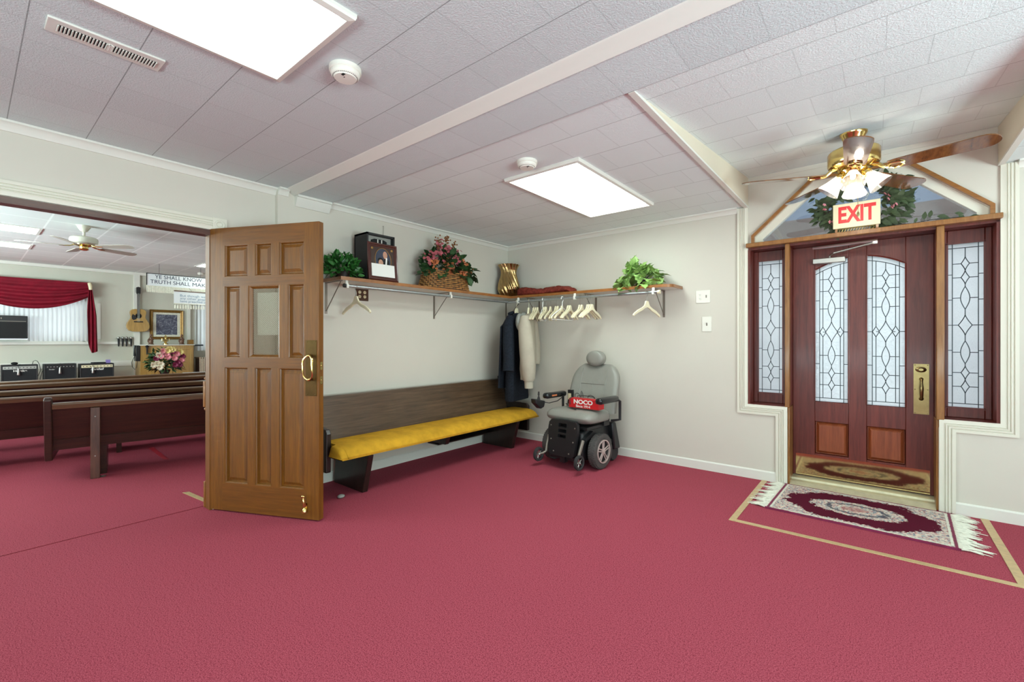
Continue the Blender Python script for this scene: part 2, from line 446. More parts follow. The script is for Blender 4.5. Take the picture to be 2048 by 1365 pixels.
    def leaf(s, p, d, nrm, L, W, fold=.25, lobes=False):
        p = Vector(p); d = Vector(d).normalized(); nrm = Vector(nrm)
        a = d.cross(nrm)
        if a.length < 1e-4: a = d.cross(Vector((.3, .8, .5)))
        a.normalize(); u = a.cross(d).normalized()
        dr = -u
        if lobes:
            prof = [(.0, 0), (.08, .42), (.3, .5), (.42, .28), (.62, .36), (.8, .12)]
        else:
            prof = [(.0, .02), (.22, .38), (.5, .5), (.78, .28)]
        L1 = [p + d * (L * t) + a * (W * w_) + u * (fold * W * w_) + dr * (L * .25 * t * t) for t, w_ in prof]
        L2 = [p + d * (L * t) - a * (W * w_) + u * (fold * W * w_) + dr * (L * .25 * t * t) for t, w_ in prof]
        C = [p + d * (L * t) + dr * (L * .25 * t * t) for t, w_ in prof] + [p + d * L + dr * (L * .25)]
        n = len(prof); vs = L1 + L2 + C; fs = []
        for i in range(n - 1):
            fs.append((i, i + 1, 2 * n + i + 1, 2 * n + i)); fs.append((n + i, 2 * n + i, 2 * n + i + 1, n + i + 1))
        fs.append((n - 1, 3 * n, 3 * n - 1)); fs.append((2 * n - 1, 3 * n - 1, 3 * n))
        return s.add(vs, fs)
    def build(s, name, mat, parent=None, smooth=True, bevel=0, seg=2, sub=0, ang=38, normals=True):
        me = bpy.data.meshes.new(name)
        me.from_pydata([tuple(p) for p in s.v], [], s.f)
        mats = mat if isinstance(mat, (list, tuple)) else [mat]
        for m in mats: me.materials.append(M_[m] if isinstance(m, str) else m)
        for p, i in zip(me.polygons, s.m): p.material_index = min(i, len(mats) - 1)
        if normals:
            bm = bmesh.new(); bm.from_mesh(me); bmesh.ops.recalc_face_normals(bm, faces=bm.faces); bm.to_mesh(me); bm.free()
        if smooth:
            me.shade_smooth(); me.set_sharp_from_angle(angle=R(ang))
        o = bpy.data.objects.new(name, me); COL.objects.link(o)
        if parent is not None: o.parent = parent
        if bevel:
            md = o.modifiers.new('bevel', 'BEVEL'); md.width = bevel; md.segments = seg; md.limit_method = 'ANGLE'; md.angle_limit = R(40)
        if sub:
            md = o.modifiers.new('sub', 'SUBSURF'); md.levels = sub; md.render_levels = sub
        return o
def tag(o, label, cat, group=None, kind=None):
    o['label'] = label; o['category'] = cat
    if group: o['group'] = group
    if kind: o['kind'] = kind
    return o
def thing(name, label, cat, loc=(0, 0, 0), rz=0, group=None, kind=None):
    o = bpy.data.objects.new(name, None); COL.objects.link(o); o.empty_display_size = .05
    o.location = loc; o.rotation_euler = (0, 0, rz)
    return tag(o, label, cat, group, kind)
def dup(root, loc, rz, label, group=None):
    r = root.copy(); COL.objects.link(r); r.location = loc; r.rotation_euler = (0, 0, rz); r['label'] = label
    if group: r['group'] = group
    for ch in list(root.children):
        c = ch.copy(); COL.objects.link(c); c.parent = r
        for g in list(ch.children):
            d = g.copy(); COL.objects.link(d); d.parent = c
    return r
def struct(name, mb, mat, label, cat='wall', parent=None, **k):
    o = mb.build(name, mat, parent, **k)
    return tag(o, label, cat, None, 'structure')
def text(name, s, size, mat, parent, T, depth=.001, ax='CENTER', sx=1.0, shear=0, bold=0):
    cu = bpy.data.curves.new(name, 'FONT'); cu.body = s; cu.size = size; cu.extrude = depth; cu.align_x = ax; cu.align_y = 'CENTER'
    cu.shear = shear; cu.offset = bold
    ob = bpy.data.objects.new('tmp', cu); COL.objects.link(ob)
    bpy.context.view_layer.update()
    me = bpy.data.meshes.new_from_object(ob.evaluated_get(bpy.context.evaluated_depsgraph_get()))
    bpy.data.objects.remove(ob); bpy.data.curves.remove(cu)
    me.transform(T @ Matrix.Diagonal((sx, 1, 1, 1)))
    me.materials.clear(); me.materials.append(M_[mat])
    o = bpy.data.objects.new(name, me); COL.objects.link(o)
    if parent is not None: o.parent = parent
    return o
def face_T(origin, right, up):
    r = Vector(right).normalized(); u = Vector(up).normalized(); n = r.cross(u)
    m = Matrix((r, u, n)).transposed().to_4x4(); m.translation = Vector(origin); return m
def arc(c, r, a0, a1, n, axis='xz'):
    out = []
    for i in range(n + 1):
        a = a0 + (a1 - a0) * i / n
        out.append((c[0] + r * math.cos(a), c[1] + r * math.sin(a)))
    return out

# ================================================================ SETTING
XL, XP, YB, XF = -3.735, -3.69, 4.43, -13.6     # wall planes: left wall, its proud part, back wall, sanctuary far wall
ZS = 2.82
mb = MB()
mb.prism([(-13.9, -4.2), (4.2, -4.2), (4.2, 4.45), (-3.8, 4.45), (-3.8, 5.6), (-13.9, 5.6)], -.12, 0, 'z')
struct('floor', mb, 'carpet', 'burgundy carpet over the foyer and sanctuary floor', 'floor', smooth=False)

# dividing wall on the left, with the wide doorway into the sanctuary
OY0, OY1, OZ = -.74, 1.118, 2.02
mb = MB()
mb.b(-3.81, OY1 + .02, 0, XL, YB, 2.9); mb.b(-3.81, -4.2, OZ + .005, XL, OY1 + .02, 2.9); mb.b(-3.81, -4.2, 0, XL, OY0 - .02, OZ + .005)
mb.b(XL, 1.575, 0, XP, YB, 2.6)
struct('wall_left', mb, 'wall', 'cream wall with the wide doorway, shelf and pew', 'wall', smooth=False)
# back wall with the entrance opening
CX = -.125
mb = MB()
mb.b(-3.81, YB, 0, -.897, 4.73, 2.9); mb.b(.643, YB, 0, 4.2, 4.73, 2.9)
mb.b(-.897, YB, 0, -.594, 4.73, .6); mb.b(.34, YB, 0, .643, 4.73, .6)
mb.b(-.897, YB, 2.64, .643, 4.73, 2.9)
hb, ht, z1, z2 = .715, .283, 2.14, 2.545
for s in (-1, 1):
    pts = [(CX + s * hb, 2.05), (CX + s * .78, 2.05), (CX + s * .78, 2.64), (CX, 2.64), (CX, z2), (CX + s * ht, z2), (CX + s * hb, z1)]
    mb.prism(pts if s > 0 else pts[::-1], YB + .005, 4.73, 'y')
struct('wall_back', mb, 'wall', 'cream wall with the entrance and coat shelf', 'wall', smooth=False)
mb = MB(); mb.b(4.1, -4.2, 0, 4.2, 4.43, 2.9)
struct('wall_right', mb, 'wall', 'cream wall at the right of the foyer', smooth=False)
mb = MB(); mb.b(-3.735, -4.2, 0, 4.1, -4.1, 2.9)
struct('wall_front', mb, 'wall', 'cream wall at the near end of the foyer', smooth=False)

# ceilings
mb = MB(); mb.b(XL, -4.1, 2.44, 4.1, 1.66, 2.56)
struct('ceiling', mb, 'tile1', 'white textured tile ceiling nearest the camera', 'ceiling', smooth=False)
mb = MB(); mb.prism([(1.655, 2.56), (1.70, 2.41), (2.008, 2.41), (2.008, 2.56)], XL, 4.1, 'x')
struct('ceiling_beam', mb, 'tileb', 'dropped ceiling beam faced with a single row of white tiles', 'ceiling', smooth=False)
mb = MB(); mb.b(XP, 2.008, 2.42, -.905, YB, 2.5); mb.b(.642, 2.008, 2.42, 4.1, YB, 2.5)
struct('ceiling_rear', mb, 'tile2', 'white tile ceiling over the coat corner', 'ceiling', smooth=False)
mb = MB(); mb.prism([(2.0, 2.412), (YB + .01, 2.675), (YB + .01, 2.76), (2.0, 2.5)], -.905, .642, 'x')
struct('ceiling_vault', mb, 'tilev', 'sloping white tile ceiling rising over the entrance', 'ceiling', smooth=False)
mb = MB()
mb.prism([(2.008, 2.4205), (YB, 2.4205), (YB, 2.72), (2.008, 2.45)], -.96, -.895, 'x')
mb.prism([(2.008, 2.4205), (YB, 2.4205), (YB, 2.72), (2.008, 2.45)], .632, .70, 'x')
struct('wall_vault', mb, 'panel', 'cream side cheeks of the sloping ceiling bay', smooth=False)

# mouldings
def crown_A(y0, y1, x, zt, h=.055, p=.045):
    m = MB(); m.prism([(x, zt - h), (x + .008, zt - h), (x + .012, zt - h + .008), (x + .022, zt - h + .028), (x + p - .008, zt - .014), (x + p, zt - .012), (x + p, zt), (x, zt)], y0, y1, 'y'); return m
def crown_B(x0, x1, zt, h=.052, p=.045):
    m = MB(); y = YB; m.prism([(y, zt - h), (y - .008, zt - h), (y - .012, zt - h + .008), (y - .022, zt - h + .028), (y - p + .008, zt - .014), (y - p, zt - .012), (y - p, zt), (y, zt)], x0, x1, 'x'); return m
struct('trim_1', crown_A(-4.1, 1.578, XL, 2.44), 'white', 'white crown moulding above the sanctuary doorway', 'moulding')
struct('trim_2', crown_A(1.575, 1.655, XP, 2.44), 'white', 'short piece of white crown moulding before the beam', 'moulding')
m = MB(); m.prism([(XP, 2.322), (XP + .012, 2.322), (XP + .02, 2.335), (XP + .045, 2.375), (XP + .05, 2.39), (XP + .062, 2.394), (XP + .062, 2.41), (XP, 2.41)], 1.708, 2.0, 'y')
struct('trim_3', m, 'white', 'deep white crown block under the beam end', 'moulding')
struct('trim_4', crown_A(2.008, YB, XP, 2.42, .05), 'white', 'white crown moulding above the shelf by the pew', 'moulding')
struct('trim_5', crown_B(XP, -.982, 2.42, .05), 'white', 'white crown moulding above the hangers', 'moulding')
struct('trim_6', crown_B(.723, 4.1, 2.42, .05), 'white', 'white crown moulding right of the entrance', 'moulding')
m = MB(); m.prism([(1.628, 2.44), (1.636, 2.434), (1.66, 2.428), (1.69, 2.409), (1.703, 2.404), (1.703, 2.44)], XL + .0, 4.1, 'x')
struct('trim_7', m, 'white', 'long white moulding along the near edge of the beam', 'moulding')
m = MB(); m.b(-.925, 2.01, 2.408, -.893, YB, 2.422); m.b(.63, 2.01, 2.408, .662, YB, 2.422)
struct('trim_8', m, 'white', 'white corner bead along the lower edges of the sloping bay', 'moulding', smooth=False)

FLUTE = [(0, 0), (0, .016), (.019, .016), (.021, .009), (.024, .009), (.027, .016), (.036, .016), (.038, .009), (.041, .009), (.044, .016), (.051, .016), (.053, .009), (.056, .009), (.059, .016), (.066, .013), (.085, .011), (.085, 0)]
def casing(path, side, plane, sgn, axis):
    """sweep the fluted profile along a mitred 2-D path; side=+1 offsets to the left of travel"""
    m = MB(); n = len(path); rings = []
    for i, p in enumerate(path):
        offs = []
        for a, b_ in ((i - 1, i), (i, i + 1)):
            if a < 0 or b_ >= n: continue
            d = Vector(path[b_]) - Vector(path[a]); d.normalize(); offs.append(Vector((-d.y, d.x)) * side)
        o = offs[0] if len(offs) == 1 else offs[0] + offs[1] if abs(offs[0].dot(offs[1])) < .5 else offs[0]
        rg = []
        for w_, h in FLUTE:
            q = Vector(p) + o * w_
            rg.append((q.x, plane + sgn * h, q.y) if axis == 'y' else (plane + sgn * h, q.x, q.y))
        rings.append(rg)
    m.loft(rings); return m
struct('trim_9', casing([(-.982, 2.41), (-.982, .573), (-.679, .573), (-.679, .002)], 1, YB, -1, 'y'), 'cream', 'fluted cream casing stepping down left of the entrance', 'casing', ang=20)
struct('trim_10', casing([(.727, 2.41), (.727, .578), (.427, .578), (.427, .002)], -1, YB, -1, 'y'), 'cream', 'fluted cream casing stepping down right of the entrance', 'casing', ang=20)
struct('trim_11', casing([(-4.0, 2.112), (1.135, 2.112)], -1, XL, 1, 'x'), 'cream', 'fluted cream casing across the top of the sanctuary doorway', 'casing', ang=20)
struct('trim_12', casing([(1.222, 2.02), (1.222, .002)], -1, XL, 1, 'x'), 'cream', 'fluted cream casing behind the open oak door', 'casing', ang=20)
m = MB(); m.b(XL, 1.135, 2.022, XL + .02, 1.225, 2.114)
Tm = Matrix.Translation((XL + .02, 1.18, 2.068)) @ Matrix.Rotation(PI / 2, 4, 'Y')
m.lathe([(.001, .004), (.012, .006), (.018, .001), (.024, .007), (.031, .007), (.036, .0)], 20, Tm)
struct('trim_13', m, 'cream', 'square rosette block at the corner of the doorway casing', 'casing')
m = MB()
m.b(-3.815, OY0 - .02, 1.985, XL + .006, OY1 + .02, OZ + .004); m.mi = 1; m.b(-3.815, OY1, 0, XL + .004, OY1 + .022, 1.985); m.b(-3.815, OY0 - .022, 0, XL + .004, OY0, 1.99)
struct('trim_14', m, ['jamb', 'oak'], 'dark stained wooden jamb lining the sanctuary doorway', 'door jamb', smooth=False)
m = MB(); m.prism([(XP, 0), (XP + .013, 0), (XP + .013, .075), (XP + .006, .085), (XP, .085)], 1.575, YB, 'y')
struct('baseboard_left', m, 'white', 'white baseboard behind the pew', 'baseboard', smooth=False)
m = MB()
for a, b_ in ((XP, -.679), (.427, 4.1)): m.prism([(YB, 0), (YB - .013, 0), (YB - .013, .075), (YB - .006, .085), (YB, .085)], a, b_, 'x')
struct('baseboard_back', m, 'white', 'white baseboard along the entrance wall', 'baseboard', smooth=False)
m = MB(); m.b(-3.856, OY0, 0, -3.851, OY1, .002)
struct('trim_15', m, 'velvet', 'dark carpet seam in the sanctuary doorway', 'carpet seam', smooth=False)

# ---- entrance joinery
DY = 4.62     # face of the exterior door
m = MB()
m.b(-.905, YB - .05, 2.046, .65, YB + .02, 2.082)                       # oak header shelf
m.b(-.612, YB - .012, .655, -.578, YB + .05, 2.046); m.b(.327, YB - .012, .655, .37, YB + .05, 2.046)
m.b(-.594, YB + .001, .002, -.578, YB + .19, .655); m.b(.327, YB + .001, .002, .343, YB + .19, .655)
struct('trim_16', m, 'oak_post', 'light oak header and posts framing the entrance door', 'door frame', bevel=.004)
m = MB()
m.b(-.897, YB + .02, 2.03, .643, 4.73, 2.05)
m.b(-.897, YB + .0, .6, -.879, 4.73, 2.03); m.b(.625, YB, .6, .643, 4.73, 2.03)
m.b(-.606, YB + .05, .66, -.579, 4.73, 2.03); m.b(.33, YB + .05, .66, .366, 4.73, 2.03)
m.b(-.595, YB + .19, 0, -.579, 4.73, .66); m.b(.33, YB + .19, 0, .345, 4.73, .66)
m.b(-.897, YB - .004, .592, -.6, 4.73, .664); m.b(.35, YB - .004, .592, .643, 4.73, .664)
struct('trim_17', m, 'mahog', 'mahogany jambs and sills inside the entrance recess', 'door frame', smooth=False)
m = MB()
m.prism([(YB - .02, .001), (YB + .04, .03), (YB + .1, .03), (YB + .105, .045), (4.7, .05), (4.7, 0)], -.578, .327, 'x')
struct('trim_18', m, 'sill', 'brass coloured metal threshold under the entrance door', 'threshold', smooth=False)

# leaded glazing: came pattern about a centre
def vesica(cx, cz, hw, hh, n=10, pw=1.0):
    L = [(cx + hw * (math.cos(PI * t / n - PI / 2)) ** pw, cz + hh * (2 * t / n - 1)) for t in range(n + 1)]
    return L
def came_set(m, y, cx, cz, wi, wo, half, ztop, zbot, arcf=None, door=True):
    r = .0028
    def seg(pts):
        m.tube([(p[0], y, p[1]) for p in pts], r, 5)
    els = [(0, .043 if door else .036, .087 if door else .075, 'd')]
    for s in (1, -1): els += [(s * .198, .024, .083, 'v'), (s * .347, .022, .05, 'd'), (s * .448, .022, .05, 'd')]
    els.sort()
    for dz, hw, hh, k in els:
        if k == 'v':
            for s in (1, -1): seg([(cx + s * hw * math.sin(PI * t / 10) ** 1.0, cz + dz + hh * (t / 5 - 1)) for t in range(11)])
        else:
            for s in (1, -1):
                for q in (1, -1):
                    seg([(cx + s * hw * (1 - (t / 5)) ** 1.35 if True else 0, cz + dz + q * hh * (t / 5)) for t in range(6)])
        ins = (.06 if (k == 'd' and abs(dz) < .01 and door) else wi)
        for s in (1, -1): seg([(cx + s * hw, cz + dz), (cx + s * ins, cz + dz)])
    for i in range(len(els) - 1):
        seg([(cx, cz + els[i][0] + els[i][2]), (cx, cz + els[i + 1][0] - els[i + 1][2])])
    top = (lambda x: arcf(x) - .04) if arcf else (lambda x: ztop - .035)
    bot = zbot + .03
    seg([(cx, cz + els[-1][0] + els[-1][2]), (cx, top(cx))]); seg([(cx, bot), (cx, cz + els[0][0] - els[0][2])])
    for s in (1, -1):
        seg([(cx + s * wi, zbot), (cx + s * wi, arcf(cx + s * wi) if arcf else ztop)])
        if door:
            x2 = cx + s * .06
            seg([(x2, bot), (x2, cz - .042)]); seg([(x2, cz + .042), (x2, top(x2))])
            for a in (1, -1):
                for q in (1, -1): seg([(x2 + a * .022, cz), (x2, cz + q * .042)])
            for dz in (.27, -.27): seg([(cx + s * wi, cz + dz), (cx + s * wo, cz + dz)])
            seg([(cx + s * wi, cz), (cx + s * wo, cz)])
        else:
            for dz in (.37, .185, 0, -.185, -.37): seg([(cx + s * wi, cz + dz), (cx + s * wo, cz + dz)])
    xs = [cx - wo + 2 * wo * i / 8 for i in range(9)]
    seg([(x, top(x)) for x in xs]); seg([(cx - wo, bot), (cx + wo, bot)])

def sidelight(name, x0, x1, label):
    root = thing(name, label, 'window', (.5 * (x0 + x1), 4.58, .66), kind='structure')
    o = root.location
    gx0, gx1, g0, g1 = (x0 + .035, x1 - .042, .75, 1.945) if x0 < 0 else (x0 + .03, x1 - .035, .735, 1.935)
    m = MB(o); y0, y1 = 4.58, 4.63
    m.b(x0, y0, .664, gx0, y1, 2.03); m.b(gx1, y0, .664, x1, y1, 2.03); m.b(gx0, y0, .664, gx1, y1, g0); m.b(gx0, y0, g1, gx1, y1, 2.03)
    m.build('window_frame', 'mahog', root, bevel=.004)
    m = MB(o)
    for a, b_, c, d in ((gx0 - .006, g0 - .006, gx1 + .006, g0 + .006), (gx0 - .006, g1 - .006, gx1 + .006, g1 + .006), (gx0 - .006, g0, gx0 + .006, g1), (gx1 - .006, g0, gx1 + .006, g1)):
        m.b(a, y0 - .004, b_, c, y0 + .012, d)
    m.build('glazing_bead', 'mahog', root)
    m = MB(o); m.b(gx0, 4.603, g0, gx1, 4.607, g1); m.build('glass_pane', 'glass', root, smooth=False)
    m = MB(o); c = (gx0 + gx1) / 2; wo = (gx1 - gx0) / 2
    came_set(m, 4.6, c, 1.337, wo - .03, wo, 0, g1, g0, None, False)
    m.build('leaded_came', 'came', root)
sidelight('window_1', -.879, -.606, 'narrow leaded glass sidelight left of the entrance door')
sidelight('window_2', .366, .625, 'narrow leaded glass sidelight right of the entrance door')

# transom in the gable
root = thing('window_3', 'gable shaped transom window above the entrance door', 'window', (CX, YB, 2.08), kind='structure')
o = root.location
def trap(b_, t, za, zb, z0=2.082): return [(CX - b_, z0), (CX - b_, za), (CX - t, zb), (CX + t, zb), (CX + b_, za), (CX + b_, z0)]
def trap_ring(m, A, B, y0, y1):
    n = len(A)
    vs = [(p[0], y, p[1]) for y in (y0, y1) for P in (A, B) for p in P]
    fs = []
    for i in range(n - 1):
        a, b_, c, d = i, i + 1, n + i + 1, n + i
        fs += [(a, b_, c, d), (2 * n + a, 2 * n + d, 2 * n + c, 2 * n + b_), (a, 2 * n + a, 2 * n + b_, b_), (d, c, 2 * n + c, 2 * n + d)]
    fs += [(0, n, 3 * n, 2 * n), (n - 1, 3 * n - 1, 4 * n - 1, 2 * n - 1)]
    m.add(vs, fs)
m = MB(o); trap_ring(m, trap(.742, .295, 2.152, 2.568), trap(.718, .283, 2.142, 2.545), YB - .022, YB + .006); m.build('oak_moulding', 'oak_trim', root, smooth=False)
m = MB(o); trap_ring(m, trap(.718, .283, 2.142, 2.545), trap(.66, .262, 2.118, 2.482), YB + .03, YB + .09); m.build('window_frame', 'cream', root, smooth=False)
m = MB(o); m.prism(trap(.66, .262, 2.118, 2.482, 2.06), YB + .055, YB + .06, 'y'); m.build('glass_pane', 'clear', root, smooth=False)

# ---- exterior door
root = thing('door_2', 'mahogany entrance door with two arched leaded glass panes', 'door', (CX, DY, .05), kind='structure')
o = root.location
dx0, dx1, dz0, dz1 = -.578, .329, .052, 2.03
pc = CX - .0    # arch centre x
def arch(x):   # underside of the arched rail, shared by both panes
    d = x - CX
    return 1.905 - .095 * (abs(d) / .3) ** 2 * 1.0 + .012
P1, P2 = (-.417, -.186), (-.069, .169)
zb = .704
m = MB(o); y0, y1 = DY, DY + .045
m.b(dx0, y0, dz0, P1[0], y1, dz1); m.b(P2[1], y0, dz0, dx1, y1, dz1); m.b(P1[1], y0, dz0, P2[0], y1, dz1)
for a, b_ in (P1, P2):
    m.b(a, y0, dz0, b_, y1, .255); m.b(a, y0, .53, b_, y1, zb)
    xs = [a + (b_ - a) * i / 12 for i in range(13)]
    m.prism([(x, arch(x)) for x in xs] + [(b_, dz1), (a, dz1)], y0, y1, 'y')
m.build('door_leaf', 'mahog', root, bevel=.003)
for a, b_ in (P1, P2):
    xs = [a + (b_ - a) * i / 12 for i in range(13)]
    m = MB(o); m.prism([(a, zb), (b_, zb)] + [(x, arch(x)) for x in xs[::-1]], DY + .022, DY + .026, 'y'); g = m.build('glass_pane', 'bevel', root, smooth=False)
    m = MB(o); c = (a + b_) / 2; came_set(m, DY + .018, c, 1.295, .083, (b_ - a) / 2, 0, 1.8, zb, arch); m.build('leaded_came', 'came', root)
    m = MB(o)
    path = [(a, zb), (b_, zb)] + [(x, arch(x)) for x in xs[::-1]]
    m.tube([(p[0], DY + .002, p[1]) for p in path], .006, 6, True); m.build('glazing_bead', 'mahog', root)
    m = MB(o)   # raised panel
    def rg(k, y): return [(a + k, y, .255 + k), (b_ - k, y, .255 + k), (b_ - k, y, .53 - k), (a + k, y, .53 - k)]
    m.loft([rg(0, DY + .03), rg(.006, DY + .02), rg(.01, DY + .022), rg(.03, DY + .004), rg(.034, DY + .004)]); m.build('raised_panel', 'mahog_p', root, smooth=False)
m = MB(o); m.b(-.556, DY - .003, .058, .307, DY, .24); m.build('kick_plate', 'brass_kick', root, smooth=False)
m = MB(o); m.b(.214, DY - .004, .662, .302, DY, 1.045)
for x, z in ((.222, 1.037), (.294, 1.037), (.222, .67), (.294, .67), (.222, .85), (.294, .85)): m.ball((x, DY - .005, z), (.004, .003, .004), 8, 5)
pl = m.build('push_plate', 'brass_dull', root)
m = MB(o); m.tube([(.258, DY, .93), (.258, DY - .03, .925), (.258, DY - .042, .9), (.258, DY - .046, .86), (.258, DY - .042, .81), (.258, DY - .03, .785), (.258, DY, .78)], [.014, .009, .008, .012, .01, .009, .016], 12); m.build('pull_handle', 'brass_dull', pl)
m = MB(o); m.lathe([(.001, .012), (.012, .012), (.017, .006), (.024, .004), (.027, 0)], 20, Matrix.Translation((.256, DY - .004, 1.002)) @ Matrix.Rotation(PI / 2, 4, 'X') @ Matrix.Diagonal((1.2, .8, 1, 1)))
m.build('deadbolt_thumbturn', 'brass_dull', pl)
m = MB(o); m.b(-.43, DY - .045, 1.873, -.205, DY, 1.918); cl = m.build('door_closer', 'silver', root, bevel=.005)
m = MB(o); m.tube([(-.31, DY - .03, 1.918), (-.31, DY - .03, 1.935), (-.28, DY - .08, 1.945), (-.02, DY - .15, 1.985)], .008, 8); m.b(-.03, DY - .17, 1.975, 0, DY - .14, 1.995); m.build('closer_arm', 'silver', cl)
m = MB(o); m.tube([(-.42, DY - .13, 1.995), (-.0, DY - .16, 2.0)], .012, 8); m.build('closer_track', 'silver', cl)
m = MB(o); m.lathe([(.001, .012), (.012, .008), (.018, 0)], 14, Matrix.Translation((-.31, DY - .022, 1.873)) @ Matrix.Rotation(PI, 4, 'X')); m.build('closer_cap', 'silver', cl)

# ---- outside, seen through the transom
m = MB(); m.b(-8, 4.74, -.3, 8, 16, -.05)
struct('floor_outside', m, 'ground', 'pale concrete outside the entrance', 'ground', smooth=False)
m = MB(); m.b(-3, 6.2, 2.28, 3, 6.36, 2.62); m.b(-3, 6.36, 2.60, 3, 6.44, 2.68)
b1 = tag(m.build('porch_beam', 'beamgrey', smooth=False), 'weathered porch beam outside behind the transom glass', 'beam')
m = MB(); m.b(-2.9, 6.2, -.05, -2.74, 6.36, 2.28); m.b(2.74, 6.2, -.05, 2.9, 6.36, 2.28); m.build('post', 'beamgrey', b1, smooth=False)
root = thing('neighbouring_house', 'blue sided house outside beyond the transom glass', 'house', (0, 12, -.05)); o = root.location
m = MB(o); m.b(-7, 12, -.05, 7, 13, 6.6); m.build('wall', 'siding', root, smooth=False)
for x in (-2.6, 1.9):
    m = MB(o); m.b(x, 11.94, 3.75, x + .9, 12, 5.0); m.build('window', 'winlight', root, smooth=False)

# ---- sanctuary shell
def fs(y, z): return y * 1.0968, 1.23 + (z - 1.23) * 1.0968
WIN = (-.9, 1.712, 1.19, 2.225); WIN2 = (3.82, 4.75, .95, 2.15)
m = MB(); x0, x1 = XF - .2, XF
m.b(x0, -4.2, 0, x1, 5.6, .95); m.b(x0, -4.2, 2.225, x1, 5.6, 2.95); m.b(x0, -4.2, .95, x1, WIN[0], 2.225); m.b(x0, WIN[1], .95, x1, WIN2[0], 2.225)
m.b(x0, WIN2[1], .95, x1, 5.6, 2.225); m.b(x0, WIN[0], .95, x1, WIN[1], 1.19); m.b(x0, WIN2[0], 2.15, x1, WIN2[1], 2.225)
struct('wall_far', m, 'wall_far', 'far cream wall of the sanctuary behind the amplifiers', smooth=False)
m = MB(); m.b(XF, -4.2, 0, -3.81, -4.1, 2.95); struct('wall_sanctuary_near', m, 'wall_far', 'near side wall of the sanctuary', smooth=False)
m = MB(); m.b(XF, 5.5, 0, -3.81, 5.6, 2.95); struct('wall_sanctuary_far', m, 'wall_far', 'far side wall of the sanctuary', smooth=False)
m = MB(); m.b(XF, -4.1, ZS, -3.81, 5.5, ZS + .12); struct('ceiling_sanctuary', m, 'tiles', 'white suspended tile ceiling of the sanctuary', 'ceiling', smooth=False)
m = MB(); m.b(XF, -4.1, 0, -11.9, 5.5, .3); struct('floor_stage', m, 'carpet', 'low carpeted platform behind the pews', 'floor', smooth=False)
m = MB(); m.b(XF, -4.1, ZS - .06, XF + .05, 5.5, ZS); m.b(XF, -4.1, .62, XF + .02, 2.5, .75)
m.b(XF, fs(2.304, 0)[0], .3, XF + .05, fs(2.405, 0)[0], ZS - .06)
m.b(XF, fs(3.27, 0)[0], .3, XF + .05, fs(3.27, 0)[0] + .06, ZS - .06)
m.b(XF, -1.0, 1.13, XF + .06, 2.5, 1.185); m.b(XF, 1.90, 1.25, XF + .01, 1.95, 2.05)
struct('trim_19', m, 'white', 'white rails, pilaster and window sill on the far sanctuary wall', 'moulding', smooth=False)

# ================================================================ FOYER THINGS
random.seed(7)
# ---- open oak door (local x along the leaf, local -y towards the foyer)
root = thing('door_1', 'open golden oak panelled door with small wired glass window', 'door', (-3.738, 1.118, .011), math.atan2(.4331, .9013), kind='structure')
W, Hh, T = .912, 2.019, .045
def zz(z): return z - .011
cols = [(.138, .334), (.397, .531), (.597, .793)]
cols2 = [(.138, .268), (.338, .597), (.666, .793)]
rows = [(.21, 1.033, cols), (1.103, 1.612, cols2), (1.68, 1.905, cols)]
m = MB()
zprev = 0
for za, zb_, cc in rows:
    m.mi = 1; m.b(.118, 0, zz(zprev) if zprev else 0, .795 + .003, T, zz(za))
    xs = [.118] + [q for c in cc for q in c] + [.798]
    m.mi = 0
    for i in range(0, len(xs), 2): m.b(xs[i], 0, zz(za), xs[i + 1], T, zz(zb_))
    zprev = zb_
m.mi = 1; m.b(.118, 0, zz(zprev), .798, T, Hh)
m.mi = 0; m.b(0, 0, 0, .118, T, Hh); m.b(.798, 0, 0, W, T, Hh)
leaf = m.build('door_leaf', ['oak', 'oak_h'], root, smooth=False, normals=False)
for za, zb_, cc in rows:
    for i, (a, b_) in enumerate(cc):
        if cc is cols2 and i == 1: continue
        m = MB()
        def rg(k, y): return [(a + k, y, zz(za) + k), (b_ - k, y, zz(za) + k), (b_ - k, y, zz(zb_) - k), (a + k, y, zz(zb_) - k)]
        m.loft([rg(0, .002), rg(.004, .003), rg(.009, .010), rg(.011, .019), rg(.019, .019), rg(.038, .010), rg(.039, .009)], False); m.add(rg(.039, .009), [(0, 1, 2, 3)])
        m.loft([rg(0, T - .003), rg(.008, T - .007), rg(.013, T - .014), rg(.02, T - .014), rg(.04, T - .008), rg(.042, T - .007)], False); m.add(rg(.042, T - .007), [(0, 1, 2, 3)])
        m.build('raised_panel', 'oak', root, smooth=False)
a, b_, za, zb_ = .338, .597, zz(1.103), zz(1.612)
m = MB()
def rg(k, y): return [(a + k, y, za + k), (b_ - k, y, za + k), (b_ - k, y, zb_ - k), (a + k, y, zb_ - k)]
m.loft([rg(0, .002), rg(.008, .004), rg(.016, .014), rg(.022, .02), rg(.022, T - .02), rg(.012, T - .006), rg(0, T - .002)], False)
m.build('window_frame', 'oak', root, smooth=False)
m = MB(); m.b(a + .012, .021, za + .012, b_ - .012, .025, zb_ - .012); m.build('glass_pane', 'wired', root, smooth=False)
m = MB(); m.b(a + .055, .0262, za + .16, b_ - .014, .0272, zb_ - .05); m.build('white_sheet', 'paper', root, smooth=False)  # thin white sheet behind part of the glass
m = MB(); m.b(.808, -.002, zz(.849), .895, .001, zz(1.227))
for x, z in ((.82, 1.217), (.884, 1.217), (.82, .859), (.884, .859)): m.ball((x, -.002, zz(z)), (.005, .003, .005), 8, 5)
pl = m.build('push_plate', 'bronze', root)
m = MB()
pts = []
